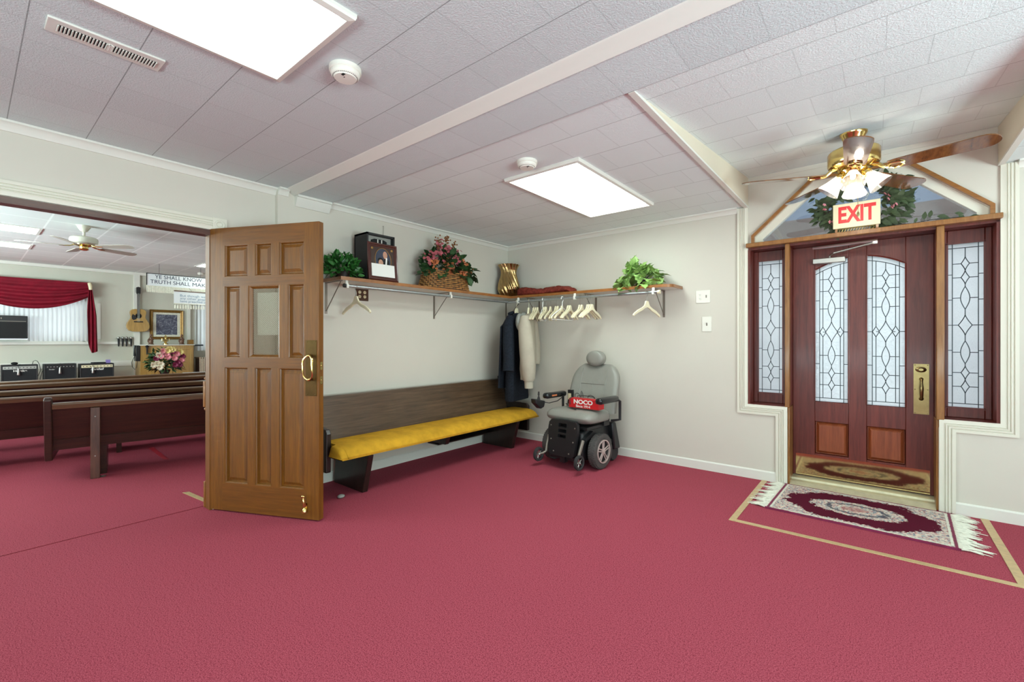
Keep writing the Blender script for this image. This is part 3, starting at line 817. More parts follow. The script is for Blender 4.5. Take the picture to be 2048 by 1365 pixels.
for i in range(24):
    t = 2 * PI * i / 24
    x = .85 + .036 * max(-1, min(1, 1.25 * math.cos(t))); z = 1.042 + .082 * math.sin(t)
    y = -.022 - .016 * abs(math.cos(t))
    pts.append((x, y, zz(z)))
m.tube(pts, .0065, 8, True); m.ball((.85, -.02, zz(1.122)), (.014, .016, .012)); m.ball((.85, -.02, zz(.962)), (.014, .016, .012))
m.build('pull_handle', 'brass', pl)
m = MB(); m.tube([(.806, -.012, .158), (.806, -.02, .15), (.81, -.018, .09)], .008, 8); m.ball((.806, -.024, .16), (.014, .01, .01)); m.lathe([(.016, 0), (.014, .02), (.006, .03)], 12, Matrix.Translation((.812, -.016, .052))); m.b(.797, -.004, .05, .822, 0, .11)
m.build('door_stop', 'brass', root)
for z in (1.053, .955):
    m = MB(); m.b(W - .0005, .012, zz(z) - .026, W + .0015, .034, zz(z) + .026); m.ball((W + .002, .023, zz(z)), (.002, .006, .006)); m.build('latch_plate', 'brass', root)
m = MB(); m.b(-.004, T, .15, .02, T + .004, .25); m.b(-.004, T, 1.75, .02, T + .004, 1.85); m.build('hinge', 'brass_dull', root)
# small oak stop blocks on the sanctuary side of the jamb
m = MB(); m.b(-3.85, 1.112, .735, -3.816, 1.142, .925); m.ball((-3.833, 1.127, .945), .012); m.ball((-3.833, 1.127, .72), .012)
tag(m.build('oak_bracket', 'oak_trim', bevel=.004), 'small light oak handrail bracket on the sanctuary side of the jamb', 'bracket')
m = MB(); m.b(-3.84, 1.112, .002, -3.816, 1.14, .19)
tag(m.build('oak_block', 'oak_trim', bevel=.003), 'short light oak block at the foot of the doorway jamb', 'block')
m = MB(); m.prism([(-4.32, 1.108), (-4.30, 1.148), (-3.93, 1.185), (-3.94, 1.15)], 0, .004, 'z')
tag(m.build('threshold_strip', 'strip'), 'pale brass carpet strip on the floor beside the oak door', 'floor strip')

# ---- pew bench against the wall
root = thing('pew_bench', 'dark wooden pew with a long mustard seat cushion against the wall', 'pew', (-3.4, 3.0, 0)); o = root.location
m = MB(o)
m.prism([(-3.585, .752), (-3.617, .756), (-3.625, .74), (-3.52, .36), (-3.49, .36)], 1.80, 4.19, 'y'); m.build('backrest', 'bench', root, bevel=.004)
m = MB(o); m.b(-3.60, 1.80, .31, -3.17, 4.19, .336); m.build('seat_board', 'bench_leg', root)
def cush(x):  # top height profile of cushion over depth
    return .336 + .088 * max(0, 1 - ((x + 3.29) / .245) ** 4) ** .6
m = MB(o)
prof = []
for i in range(15):
    x = -3.53 + .485 * i / 14; prof.append((x, cush(x)))
prof = [(-3.53, .337)] + prof + [(-3.042, .355), (-3.042, .345), (-3.05, .337)]
def cring(pp, y, k): return [(p[0], y, .337 + (p[1] - .337) * k) for p in pp]
m.loft([cring(prof, y, k) for y, k in ((1.803, .7), (1.806, 1), (3.0, 1), (4.184, 1), (4.187, .7))])
pf = [(-3.24, .337)] + [p for p in prof if p[0] > -3.24]
m.loft([cring(pf, y, k) for y, k in ((1.757, .55), (1.762, .8), (1.775, .95), (1.80, 1), (1.81, 1))])
rings = [cring(pf, y, k) for y, k in ((4.18, 1), (4.19, 1), (4.205, .95), (4.212, .8), (4.217, .55))]
m.loft(rings); m.build('seat_cushion', 'cushion', root, ang=50)
m = MB(o); m.prism([(-3.63, .2), (-3.28, .2), (-3.275, .5), (-3.30, .535), (-3.50, .545), (-3.56, .6), (-3.60, .76), (-3.64, .76)], 1.757, 1.80, 'y'); m.build('end_panel', 'bench_leg', root, bevel=.008, smooth=False)
m = MB(o); m.prism([(-3.64, .16), (-3.19, .16), (-3.185, .45), (-3.21, .475), (-3.48, .49), (-3.55, .56), (-3.61, .785), (-3.66, .785)], 4.19, 4.235, 'y'); m.build('end_panel', 'bench_leg', root, bevel=.008, smooth=False)
for y in (2.045, 3.93):
    m = MB(o); m.prism([(-3.64, 0), (-3.20, 0), (-3.115, .312), (-3.6, .312)], y - .025, y + .025, 'y'); m.build('leg', 'bench_leg', root, bevel=.005, smooth=False)
m = MB(o); m.prism([(-3.55, .2), (-3.28, .2), (-3.24, .312), (-3.58, .312)], 2.98, 3.03, 'y'); m.build('support_block', 'bench_leg', root, bevel=.004, smooth=False)
m = MB(o); m.b(-3.60, 3.03, .17, -3.575, 3.90, .34); m.b(-3.60, 3.03, .162, -3.44, 3.90, .172); m.build('hymnal_rack', 'bench_leg', root, smooth=False)

# ---- coat shelves
def bracket(m, axis, q, zt=1.724):
    """wall strip, arm and brace; axis 'A' = on left wall at y=q, 'B' = on back wall at x=q"""
    def P(dist, z): return (XP + dist, q, z) if axis == 'A' else (q, YB - dist, z)
    def bx(d0, d1, z0, z1, h=.011):
        if axis == 'A': m.b(XP + d0, q - h, z0, XP + d1, q + h, z1)
        else: m.b(q - h, YB - d1, z0, q + h, YB - d0, z1)
    bx(.0, .004, 1.455, zt); bx(.0, .25, zt - .006, zt)
    m.tube([P(.004, 1.478), P(.24, zt - .008)], .0045, 6)
def rodhook(m, axis, q, rd, zr):
    def bx(d0, d1, z0, z1, h=.011):
        if axis == 'A': m.b(XP + d0, q - h, z0, XP + d1, q + h, z1)
        else: m.b(q - h, YB - d1, z0, q + h, YB - d0, z1)
    bx(rd - .006, rd + .006, zr + .012, 1.725); bx(rd - .02, rd + .02, zr - .02, zr + .016, .009)
ZR = 1.68; RA = .27; RB = .31
root = thing('coat_shelf', 'wooden coat shelf with hanging rail above the pew', 'shelf', (XP, 3.2, 1.73)); o = root.location
m = MB(o); m.prism([(XP + .002, 1.948), (-3.39, 1.948), (-3.39, 4.13), (XP + .002, YB - .002)], 1.725, 1.744, 'z'); m.build('shelf_board', 'white', root, smooth=False)
m = MB(o); m.b(-3.392, 1.946, 1.722, -3.382, 4.125, 1.75); m.b(XP + .002, 1.94, 1.722, -3.382, 1.948, 1.75); m.prism([(XP + .002, 1.948), (-3.392, 1.948), (-3.392, 4.13), (XP + .002, YB - .004)], 1.744, 1.75, 'z'); m.build('shelf_edging', 'shelf', root, smooth=False)
m = MB(o); m.tube([(XP + RA, 2.0, ZR), (XP + RA, YB - RB - .02, ZR)], .014, 12); m.build('hanging_rail', 'galv', root)
m = MB(o); m.tube([(XP + RA, 1.985, ZR), (XP + RA, 2.0, ZR)], .017, 12); m.build('rail_cap', 'black', root)
for q in (1.977, 3.192, 4.395):
    m = MB(o); bracket(m, 'A', q); m.build('bracket', 'bracket', root, smooth=False)
for q in (2.012, 3.18):
    m = MB(o); rodhook(m, 'A', q, RA, ZR); m.build('rail_hook', 'white_plastic', root)
root = thing('coat_shelf', 'wooden coat shelf with hanging rail on the entrance wall', 'shelf', (-2.5, YB, 1.73)); o = root.location
rc = [(-1.478, YB - .003)] if False else []
front = [(-3.38, 4.13)] + [(-1.56, 4.13)] + [(-1.56 + .08 * math.sin(t * PI / 12), 4.21 - .08 * math.cos(t * PI / 12)) for t in range(1, 7)]
m = MB(o); m.prism(front + [(-1.48, YB - .002), (XP + .004, YB - .002)], 1.725, 1.744, 'z'); m.build('shelf_board', 'white', root, smooth=False)
m = MB(o)
eo = [(p[0], p[1] - .009) if i < 2 else (p[0] + .009 * math.sin((i - 1) * PI / 12), p[1] - .009 * math.cos((i - 1) * PI / 12)) for i, p in enumerate(front)]
m.prism(eo + [(-1.471, YB - .002), (-1.48, YB - .002)] + front[::-1], 1.722, 1.75, 'z'); m.prism(front + [(-1.48, YB - .003), (XP + .006, YB - .003)], 1.744, 1.75, 'z'); m.build('shelf_edging', 'shelf', root, smooth=False)
m = MB(o); m.tube([(XP + RA + .0, YB - RB, ZR), (-1.60, YB - RB, ZR)], .014, 12); m.build('hanging_rail', 'galv', root)
m = MB(o); m.tube([(-1.60, YB - RB, ZR), (-1.575, YB - RB, ZR)], .019, 12); m.build('rail_cap', 'offwhite', root)
for q in (-3.209, -2.436, -1.675):
    m = MB(o); bracket(m, 'B', q + .02); m.build('bracket', 'bracket', root, smooth=False)
for q in (-3.27, -2.50, -1.64):
    m = MB(o); rodhook(m, 'B', q, RB, ZR); m.build('rail_hook', 'white_plastic', root)

# ---- hangers
def hook_pts(r=.0185, drop=-.085):
    pts = [(-.012, 0, -.012 + .016)]
    pts = [(r * math.cos(t), 0, r * math.sin(t)) for t in [PI * (1.12 - 1.12 * i / 10) for i in range(11)]]
    return pts + [(r * .8, 0, -.02), (.002, 0, -.04), (0, 0, drop)]
def make_hanger(loc, rz, label, group):
    root = thing('coat_hanger', label, 'hanger', loc, rz, group)
    m = MB(); m.tube(hook_pts(), .0021, 6); m.build('hook', 'wire', root)
    top = [(.018, -.08), (.026, -.10), (.04, -.125), (.075, -.145), (.14, -.17), (.195, -.205), (.207, -.222)]
    bot = [(.196, -.232), (.18, -.22), (.125, -.193), (.07, -.172), (.035, -.152), (.0, -.142)]
    poly = [(-x, z) for x, z in top[::-1]] + top + bot + [(-x, z) for x, z in bot[:-1][::-1]]
    m = MB(); m.prism(poly, -.008, .008, 'y'); m.build('hanger_body', 'offwhite', root, bevel=.004, smooth=False)
    return root
HB = [-3.045, -3.018, -2.99, -2.895, -2.872, -2.813, -2.742, -2.715, -2.665, -2.585, -2.56, -2.44, -2.415, -2.345, -2.321, -2.297]
ords = ['leftmost', 'second', 'third', 'fourth', 'fifth', 'sixth', 'seventh', 'eighth', 'ninth', 'tenth', 'eleventh', 'twelfth', 'thirteenth', 'fourteenth', 'fifteenth']
h0 = None
for i, x in enumerate(HB):
    lb = 'cream plastic hanger, rightmost of the row beside the beige jacket' if i == 15 else 'cream plastic hanger, %s from the left in the row beside the beige jacket' % ords[i]
    if i == 0: lb = 'cream plastic hanger, leftmost in the row beside the beige jacket'
    a = R(113 - 22 * (i / 15)) + random.uniform(-.02, .02)
    lc = (x, YB - RB, ZR)
    if h0 is None: h0 = make_hanger(lc, a, lb, 'cream hangers on the rails')
    else: dup(h0, lc, a, lb)
dup(h0, (-1.705, YB - RB, ZR), PI / 2 - .25, 'single cream plastic hanger below the ivy plant')
dup(h0, (XP + RA, 2.10, ZR), PI + .03, 'single cream plastic hanger in front of the brown socket plate')
w0 = None
for x, a, lb in ((-2.92, 2.0, 'thin white tubular hanger edge on among the cream ones'), (-2.66, 1.5, 'thin white tubular hanger turned towards the camera among the cream ones')):
    lc = (x, YB - RB, ZR)
    if w0 is None:
        w0 = thing('tubular_hanger', lb, 'hanger', lc, a, 'white tubular hangers')
        m = MB(); m.tube(hook_pts(.019, -.105), .0045, 8); m.build('hook', 'hang_white', w0)
        m = MB(); P = [(0, 0, -.105), (.03, 0, -.11), (.19, 0, -.205), (.197, 0, -.222), (.185, 0, -.232), (-.185, 0, -.232), (-.197, 0, -.222), (-.19, 0, -.205), (-.03, 0, -.11)]
        m.tube(P, .0048, 8, True); m.build('hanger_body', 'hang_white', w0)
    else: dup(w0, lc, a, lb)

# ---- hanging clothes (local x = span of the garment, z from the rail)
def garment_body(m, prof, n=28, seed=0, fold=.012):
    prof = [(z, hw, th * .8, cx, cy) for z, hw, th, cx, cy in prof]
    rnd = random.Random(seed); ph = [rnd.uniform(0, 6) for _ in range(3)]
    rings = []
    for z, hw, th, cx, cy in prof:
        k = min(1, max(0, (-z - .15) / .5)); rg = []
        for j in range(n):
            a = 2 * PI * j / n
            f = 1 + k * fold / max(th, .02) * (math.sin(5 * a + ph[0]) + .6 * math.sin(8 * a + ph[1]))
            c, s_ = math.cos(a), math.sin(a)
            rg.append((cx + hw * math.copysign(abs(c) ** .8, c) * (1 + .06 * k * math.sin(3 * a + ph[2])), cy + th * s_ * f, z))
        rings.append(rg)
    m.loft(rings)
root = thing('coat', 'long dark navy wool coat hanging in the corner', 'coat', (-3.295, YB - RB, ZR), R(103))
m = MB(); m.tube(hook_pts(), .0021, 6); m.prism([(-.05, -.165), (-.018, -.08), (.018, -.08), (.05, -.165)], -.009, .009, 'y'); m.build('hanger', 'offwhite', root)
m = MB(); garment_body(m, [(-.135, .035, .03, 0, 0), (-.15, .075, .045, 0, 0), (-.20, .165, .06, 0, 0), (-.30, .20, .08, 0, 0), (-.5, .21, .085, 0, 0), (-.75, .225, .09, 0, 0), (-1.0, .25, .10, .01, 0), (-1.13, .262, .105, .015, 0), (-1.15, .262, .10, .015, 0)], seed=3)
m.build('coat_body', 'navy', root)
for s in (-1, 1):
    m = MB(); m.tube([(s * .155, .0, -.19), (s * .20, .01, -.27), (s * .235, -.01, -.48), (s * .265, -.03, -.66), (s * .285, -.035, -.80)], [.05, .066, .07, .066, .068], 14, flat=.85)
    m.build('sleeve', 'navy', root)
m = MB(); m.prism([(-.26, -1.0), (-.02, -1.02), (-.02, -.2), (-.2, -.3)], .09, .112, 'y'); m.tube([(-.06, .07, -.15), (0, .05, -.13), (.06, .07, -.15)], .022, 8)
m.build('collar', 'navy', root)
root = thing('jacket', 'beige fleece jacket hanging between the navy coat and the hangers', 'jacket', (-3.115, YB - RB, ZR), R(113))
m = MB(); m.tube(hook_pts(), .0021, 6); m.prism([(-.05, -.165), (-.018, -.08), (.018, -.08), (.05, -.165)], -.009, .009, 'y'); m.build('hanger', 'offwhite', root)
m = MB(); garment_body(m, [(-.15, .04, .035, 0, 0), (-.17, .09, .05, 0, 0), (-.22, .175, .06, 0, 0), (-.34, .20, .075, 0, 0), (-.55, .205, .08, 0, 0), (-.78, .215, .085, 0, 0), (-.86, .20, .075, 0, 0), (-.90, .20, .075, 0, 0)], seed=9)
m.build('jacket_body', 'beige', root)
m = MB(); m.tube([(-.165, .0, -.2), (-.205, -.005, -.3), (-.23, -.03, -.52), (-.235, -.045, -.68), (-.225, -.055, -.84), (-.22, -.055, -.90), (-.22, -.055, -.905), (-.22, -.055, -.985)], [.055, .075, .082, .084, .076, .06, .05, .047], 16)
m.build('sleeve', 'beige', root)
m = MB(); m.tube([(.165, .0, -.2), (.205, -.005, -.3), (.235, -.02, -.5), (.24, -.03, -.68), (.235, -.03, -.74)], [.055, .06, .06, .055, .045], 14); m.build('sleeve', 'beige', root)
m = MB(); m.ball((-.13, .075, -.25), (.09, .04, .1), 14, 8); m.ball((0, .06, -.19), (.11, .045, .06), 14, 8); m.build('hood', 'greyjkt', root)['label'] = 'grey nylon hood of the jacket'

# ---- things on the shelves
ZT = 1.75
root = thing('speaker_box', 'tall black box with a recessed grey front behind the framed portrait', 'box', (-3.51, 2.35, ZT)); o = root.location
m = MB(o); x0, x1, y0, y1, z1 = -3.62, -3.425, 2.206, 2.494, 2.168
m.b(x0, y0, ZT, x1, y0 + .016, z1); m.b(x0, y1 - .016, ZT, x1, y1, z1); m.b(x0, y0, z1 - .016, x1, y1, z1); m.b(x0, y0, ZT, x1, y1, ZT + .016); m.b(x0, y0, ZT, x0 + .012, y1, z1)
m.build('case', 'blackmat', root, smooth=False)
m = MB(o); m.b(x1 - .045, y0 + .016, ZT + .016, x1 - .04, y1 - .016, z1 - .016); m.build('front_panel', 'greyjkt', root, smooth=False)
m = MB(o); m.prism([(2.27, 1.95), (2.43, 1.95), (2.43, 2.115), (2.40, 2.128), (2.30, 2.128), (2.27, 2.115)], x1 - .04, x1 - .03, 'x'); m.build('recess', 'dark', root, smooth=False)
m = MB(o); m.b(x1 - .032, 2.33, 1.95, x1 - .026, 2.338, 2.125); m.b(x1 - .032, 2.37, 1.95, x1 - .026, 2.378, 2.125); m.build('divider', 'white', root, smooth=False)
m = MB(); m.tube([(XP + .012, 2.552, 2.319), (XP + .014, 2.548, 2.27), (XP + .01, 2.54, 2.17), (XP + .012, 2.53, 1.78)], .0018, 5); m.ball((XP + .004, 2.552, 2.322), (.006, .005, .005), 8, 5)
tag(m.build('wall_wire', 'wire'), 'thin wire hanging from a nail above the black box', 'wire')
# leaning framed portrait
lean = math.atan2(.03, .34)
root = thing('framed_portrait', 'framed oval portrait of a couple, lower half covered by white paper', 'picture', (-3.40, 2.36, ZT + .001)); o = root.location
def PT(y, z, d): # y world, z height up the frame, d depth forward
    return (-3.408 - z * math.sin(lean) + d * math.cos(lean), y, ZT + .003 + z * math.cos(lean) + d * math.sin(lean))
def pbox(m, y0, y1, z0, z1, d0, d1):
    vs = [PT(y, z, d) for d in (d0, d1) for y, z in ((y0, z0), (y1, z0), (y1, z1), (y0, z1))]
    m.add(vs, [(0, 3, 2, 1), (4, 5, 6, 7), (0, 1, 5, 4), (1, 2, 6, 5), (2, 3, 7, 6), (3, 0, 4, 7)])
A, B = 2.207, 2.515
m = MB(o)
def pring(k, d): return [PT(A + k, k, d), PT(B - k, k, d), PT(B - k, .335 - k, d), PT(A + k, .335 - k, d)]
m.loft([pring(0, 0), pring(0, .014), pring(.006, .02), pring(.014, .018), pring(.02, .011), pring(.026, .014), pring(.034, .009), pring(.034, 0)], False); m.build('frame', 'frame', root, smooth=False)
m = MB(o); pbox(m, A + .02, B - .02, .02, .315, .001, .006); m.build('mat_board', 'matbrown', root, smooth=False)
cy, cz, ey, ez = (A + B) / 2 + .004, .185, .083, .108
m = MB(o); m.tube([PT(cy + ey * math.cos(2 * PI * i / 36), cz + ez * math.sin(2 * PI * i / 36), .0068) for i in range(36)], .0032, 6, True)
for y, z in ((A + .052, .285), (B - .052, .285)): m.ball(PT(y, z, .0062), (.002, .012, .012), 8, 5)
m.build('oval_gilding', 'gold', root)
def disc(m, cyy, czz, ry, rz_, d, n=24): 
    m.add([PT(cyy + ry * math.cos(2 * PI * i / n), czz + rz_ * math.sin(2 * PI * i / n), d) for i in range(n)], [tuple(range(n))])
m = MB(o); disc(m, cy, cz, ey, ez, .0064); ph = m.build('photograph', 'navyph', root, smooth=False)
m = MB(o); disc(m, cy + .024, cz + .05, .023, .034, .0068); disc(m, cy - .024, cz - .026, .024, .032, .0068); m.build('face', 'skin', ph, smooth=False)
m = MB(o); disc(m, cy - .026, cz - .004, .031, .026, .0066); disc(m, cy - .04, cz - .03, .012, .03, .0066)
m.add([PT(cy - .012 + a, cz - .09 + b, .0066) for a, b in ((0, 0), (.08, -.005), (.075, .09), (.045, .115), (.02, .1))], [(0, 1, 2, 3, 4)]); m.build('clothing', 'dark', ph, smooth=False)
m = MB(o); m.add([PT(cy + a, cz + b, .007) for a, b in ((.02, -.05), (.036, -.05), (.045, .025), (.03, .028))], [(0, 1, 2, 3)]); m.build('shirt', 'paper', ph, smooth=False)
m = MB(o); pbox(m, A + .034, B - .036, .036, .148, .0105, .0115); m.build('paper_sheet', 'paper', root, smooth=False)

def foliage(m, c, rad, n, L, Wd, seed, up=.2, lobes=False, zmin=None, fill=.35, xmin=-3.625, ymax=4.36):
    rnd = random.Random(seed)
    for i in range(n):
        th = rnd.uniform(0, 2 * PI); ph = math.acos(rnd.uniform(-.25, 1))
        d = Vector((math.sin(ph) * math.cos(th), math.sin(ph) * math.sin(th), math.cos(ph)))
        k = rnd.uniform(fill, 1) ** .6
        p = Vector(c) + Vector((d.x * rad[0] * k, d.y * rad[1] * k, d.z * rad[2] * k))
        if zmin is not None and p.z < zmin: p.z = zmin + rnd.uniform(0, .02)
        if -3.7 < p.x < xmin: p.x = xmin
        if 3.9 < p.y and p.y > ymax: p.y = ymax
        dd = (d + Vector((rnd.uniform(-.6, .6), rnd.uniform(-.6, .6), rnd.uniform(-.5, .5) + up))).normalized()
        s_ = rnd.uniform(.7, 1.25)
        if -3.7 < p.x < xmin + .06 and dd.x < 0: dd.x = -dd.x
        if 3.9 < p.y < 4.5 and p.y > ymax - .06 and dd.y > 0: dd.y = -dd.y
        m.leaf(p, dd, d + Vector((0, 0, .5)), L * s_, Wd * s_, .2, lobes)
def blossoms(m, c, r, n, pr, seed):
    rnd = random.Random(seed)
    for i in range(n):
        q = Vector(c) + Vector((rnd.gauss(0, r[0]), rnd.gauss(0, r[1]), rnd.gauss(0, r[2])))
        ax = Vector((rnd.uniform(.2, 1), rnd.uniform(-1, .3), rnd.uniform(-.3, .8))).normalized()
        for k in range(5):
            a = ax.cross(Vector((0, 0, 1))).normalized(); b2 = ax.cross(a)
            d = a * math.cos(k * 2 * PI / 5) + b2 * math.sin(k * 2 * PI / 5) + ax * .3
            m.leaf(q, d, ax, pr, pr * .8, .1)
root = thing('leafy_plant', 'bushy dark green artificial plant on the shelf beside the oak door', 'plant', (-3.50, 2.03, ZT)); o = root.location
m = MB(o); m.lathe([(.045, 0), (.06, .07), (.062, .075), (.05, .075)], 16, Matrix.Translation((-3.50, 2.03, ZT))); m.build('pot', 'wicker_dark', root)
m = MB(o); foliage(m, (-3.50, 2.01, ZT + .05), (.12, .15, .145), 380, .056, .03, 4, .2, False, ZT + .004); m.build('foliage', 'leaf1', root)

root = thing('flower_basket', 'wicker basket of pink and orange artificial flowers on the shelf', 'flower basket', (-3.51, 3.18, ZT)); o = root.location
m = MB(o)
def brx(t, z): # basket superellipse radius factors
    k = 1 - .16 * (z / .17)
    return k
N = 40
for zi in range(9):
    z = .004 + zi * .0195
    pts = []
    for j in range(N * 2):
        a = 2 * PI * j / (N * 2); k = brx(a, z); w_ = (1 if (j // 2 + zi) % 2 else -1) * .008
        c, s_ = math.cos(a), math.sin(a)
        pts.append((-3.51 + (.13 * k + w_) * math.copysign(abs(c) ** .7, c), 3.18 + (.30 * k + w_) * math.copysign(abs(s_) ** .7, s_), ZT + .01 + z))
    m.tube(pts, .0078, 6, True)
b1 = m.build('basket', 'wicker', root)
m = MB(o)
rings = []
for z, k in ((.001, 1), (.17, .84)):
    rings.append([(-3.51 + .129 * k * math.copysign(abs(math.cos(a)) ** .7, math.cos(a)), 3.18 + .299 * k * math.copysign(abs(math.sin(a)) ** .7, math.sin(a)), ZT + z) for a in [2 * PI * j / 40 for j in range(40)]])
m.loft(rings); m.build('basket_core', 'wicker_dark', b1)
m = MB(o); foliage(m, (-3.49, 3.17, ZT + .19), (.13, .30, .24), 250, .08, .056, 5, .15, False, ZT + .12); foliage(m, (-3.44, 3.4, ZT + .16), (.1, .13, .12), 50, .08, .06, 15, -.4); m.build('foliage', 'leaf3', root)
for c in ((-3.45, 2.93, ZT + .3), (-3.46, 3.08, ZT + .42), (-3.46, 3.2, ZT + .41), (-3.43, 3.28, ZT + .33), (-3.42, 2.98, ZT + .33), (-3.42, 3.30, ZT + .27)):
    m = MB(o); blossoms(m, c, (.025, .04, .03), 22, .018, int(c[1] * 100)); m.build('pink_blossom', 'pink', root)
for c in ((-3.40, 3.13, ZT + .26), (-3.40, 3.16, ZT + .2), (-3.40, 3.33, ZT + .2), (-3.40, 3.36, ZT + .27), (-3.41, 2.97, ZT + .24), (-3.42, 3.38, ZT + .15)):
    m = MB(o); blossoms(m, c, (.018, .022, .03), 16, .018, int(c[1] * 100)); m.build('orange_blossom', 'orange', root)
m = MB(o)
rnd = random.Random(2)
for c, h in (((-3.46, 3.17, ZT + .53), .05), ((-3.47, 3.05, ZT + .47), .06), ((-3.45, 3.25, ZT + .46), .04), ((-3.42, 3.46, ZT + .22), .04)):
    for i in range(26): m.ball((c[0] + rnd.gauss(0, .015), c[1] + rnd.gauss(0, .018), c[2] + rnd.gauss(0, h * .6)), .0085, 6, 4)
    m.tube([(c[0], c[1], c[2]), (-3.48, 3.17, ZT + .2)], .003, 5)
m.build('seed_heads', 'rustb', root)

root = thing('brass_vase', 'tall swirled brass vase in the corner of the shelves', 'vase', (-3.53, 4.255, ZT)); o = root.location
prof = [(.001, .0), (.078, 0), (.088, .012), (.112, .05), (.128, .09), (.131, .125), (.126, .165), (.115, .205), (.103, .245), (.095, .28), (.092, .305), (.095, .335), (.106, .365), (.122, .393), (.128, .403), (.119, .4), (.092, .345), (.085, .31)]
m = MB()
n = 216; rings = []
def rib(j, z): return 1 + .055 * (1 if z > .008 else 0) * (1 - 2 * abs(math.cos(8 * (2 * PI * j / n + z * 2.9))) ** 1.6)
for r, z in prof:
    rings.append([(r * rib(j, z) * math.cos(2 * PI * j / n), r * rib(j, z) * math.sin(2 * PI * j / n), z) for j in range(n)])
P2 = []
for i in range(len(prof) - 1):
    for k in range(5):
        r = prof[i][0] * (1 - k / 5) + prof[i + 1][0] * k / 5; z = prof[i][1] * (1 - k / 5) + prof[i + 1][1] * k / 5
        P2.append([(r * rib(j, z) * math.cos(2 * PI * j / n), r * rib(j, z) * math.sin(2 * PI * j / n), z) for j in range(n)])
P2.append(rings[-1])
m.loft(P2); m.build('vase_body', 'vasebrass', root, ang=80)
m = MB(); m.loft([[(.078 * math.cos(2 * PI * j / 24), .078 * math.sin(2 * PI * j / 24), .3) for j in range(24)], [(.076 * math.cos(2 * PI * j / 24), .076 * math.sin(2 * PI * j / 24), .302) for j in range(24)]]); m.build('interior', 'dark', root)

m = MB(); rnd = random.Random(11)
rings = []
for i in range(33):
    t = i / 32; x = -3.36 + .76 * t
    env = min(1, t / .06, (1 - t) / .03 + .25)
    hh = (.095 - .03 * t + .012 * math.sin(9 * t + 1) + rnd.uniform(-.006, .006)) * env
    dd = (.10 + .01 * math.sin(7 * t)) * (.6 + .4 * env)
    rg = []
    for j in range(20):
        a = 2 * PI * j / 20
        rr = 1 + .1 * math.sin(3 * a + 5 * t) + rnd.uniform(-.06, .06)
        rg.append((x, 4.27 + dd * math.cos(a) * rr, max(ZT + .001, ZT + hh * .5 + hh * .55 * math.sin(a) * rr)))
    rings.append(rg)
m.loft(rings)
tag(m.build('folded_cloth', 'cloth_red', ang=60), 'rolled rust red patterned cloth lying beside the brass vase', 'cloth')

root = thing('ivy_plant', 'bright green variegated ivy at the right end of the shelf', 'plant', (-1.8, 4.26, ZT)); o = root.location
m = MB(o); m.lathe([(.04, 0), (.055, .07), (.045, .07)], 14, Matrix.Translation((-1.8, 4.27, ZT))); m.build('pot', 'wicker_dark', root)
m = MB(o); foliage(m, (-1.82, 4.25, ZT + .05), (.22, .10, .16), 95, .085, .095, 21, .1, True, ZT + .0); foliage(m, (-1.88, 4.24, ZT + .16), (.09, .08, .11), 26, .07, .08, 23, .1, True)
for x, z in ((-1.95, -.02), (-1.75, .0), (-1.66, .03), (-1.99, .03)): foliage(m, (x, 4.115, ZT + z), (.04, .02, .03), 5, .075, .085, int(x * -100), -.7, True)
m.build('foliage', 'leaf2', root)
m = MB(o)
for i in range(7):
    a = i * .9; m.tube([(-1.8, 4.27, ZT + .06), (-1.8 + .1 * math.cos(a), 4.26 + .05 * math.sin(a), ZT + .14), (-1.8 + .2 * math.cos(a), 4.25 + .1 * math.sin(a), ZT + .1)], .003, 5)
m.build('stems', 'leaf3', root)

# ---- wall plates
root = thing('socket_plate', 'brown four socket wall plate below the shelf', 'socket', (XP, 2.324, 1.648)); o = root.location
m = MB(o); m.b(XP, 2.258, 1.59, XP + .007, 2.39, 1.706); m.build('plate', 'brown_plate', root, bevel=.003)
for y in (2.298, 2.35):
    for z in (1.628, 1.668):
        m = MB(o); m.lathe([(.001, .003), (.014, .003), (.015, 0)], 16, Matrix.Translation((XP + .007, y, z)) @ Matrix.Rotation(PI / 2, 4, 'Y')); s1 = m.build('socket', 'ivory', root)
        m = MB(o); m.b(XP + .0095, y - .006, z - .002, XP + .0105, y - .004, z + .007); m.b(XP + .0095, y + .004, z - .002, XP + .0105, y + .006, z + .007); m.build('slot', 'dark', s1, smooth=False)
root = thing('switch_plate', 'white double wall plate with socket and toggle, upper of the two', 'switch', (-1.28, YB, 1.638)); o = root.location
m = MB(o); m.b(-1.345, YB - .007, 1.578, -1.215, YB, 1.698); m.build('plate', 'white_plastic', root, bevel=.004)
for z in (1.655, 1.62):
    m = MB(o); m.lathe([(.001, .003), (.014, .003), (.015, 0)], 16, Matrix.Translation((-1.306, YB - .007, z)) @ Matrix.Rotation(PI / 2, 4, 'X')); s1 = m.build('socket', 'white_plastic', root)
    m = MB(o); m.b(-1.312, YB - .0105, z, -1.31, YB - .0095, z + .008); m.b(-1.302, YB - .0105, z, -1.3, YB - .0095, z + .008); m.b(-1.308, YB - .0105, z - .008, -1.304, YB - .0095, z - .004); m.build('slot', 'dark', s1, smooth=False)
m = MB(o); m.b(-1.254, YB - .016, 1.64, -1.247, YB - .007, 1.652); m.b(-1.256, YB - .008, 1.626, -1.245, YB - .0065, 1.652); m.build('toggle', 'bracket', root, bevel=.001)
root = thing('switch_plate', 'white single wall switch, lower of the two plates', 'switch', (-1.246, YB, 1.376)); o = root.location
m = MB(o); m.b(-1.289, YB - .007, 1.306, -1.203, YB, 1.447); m.build('plate', 'white_plastic', root, bevel=.004)
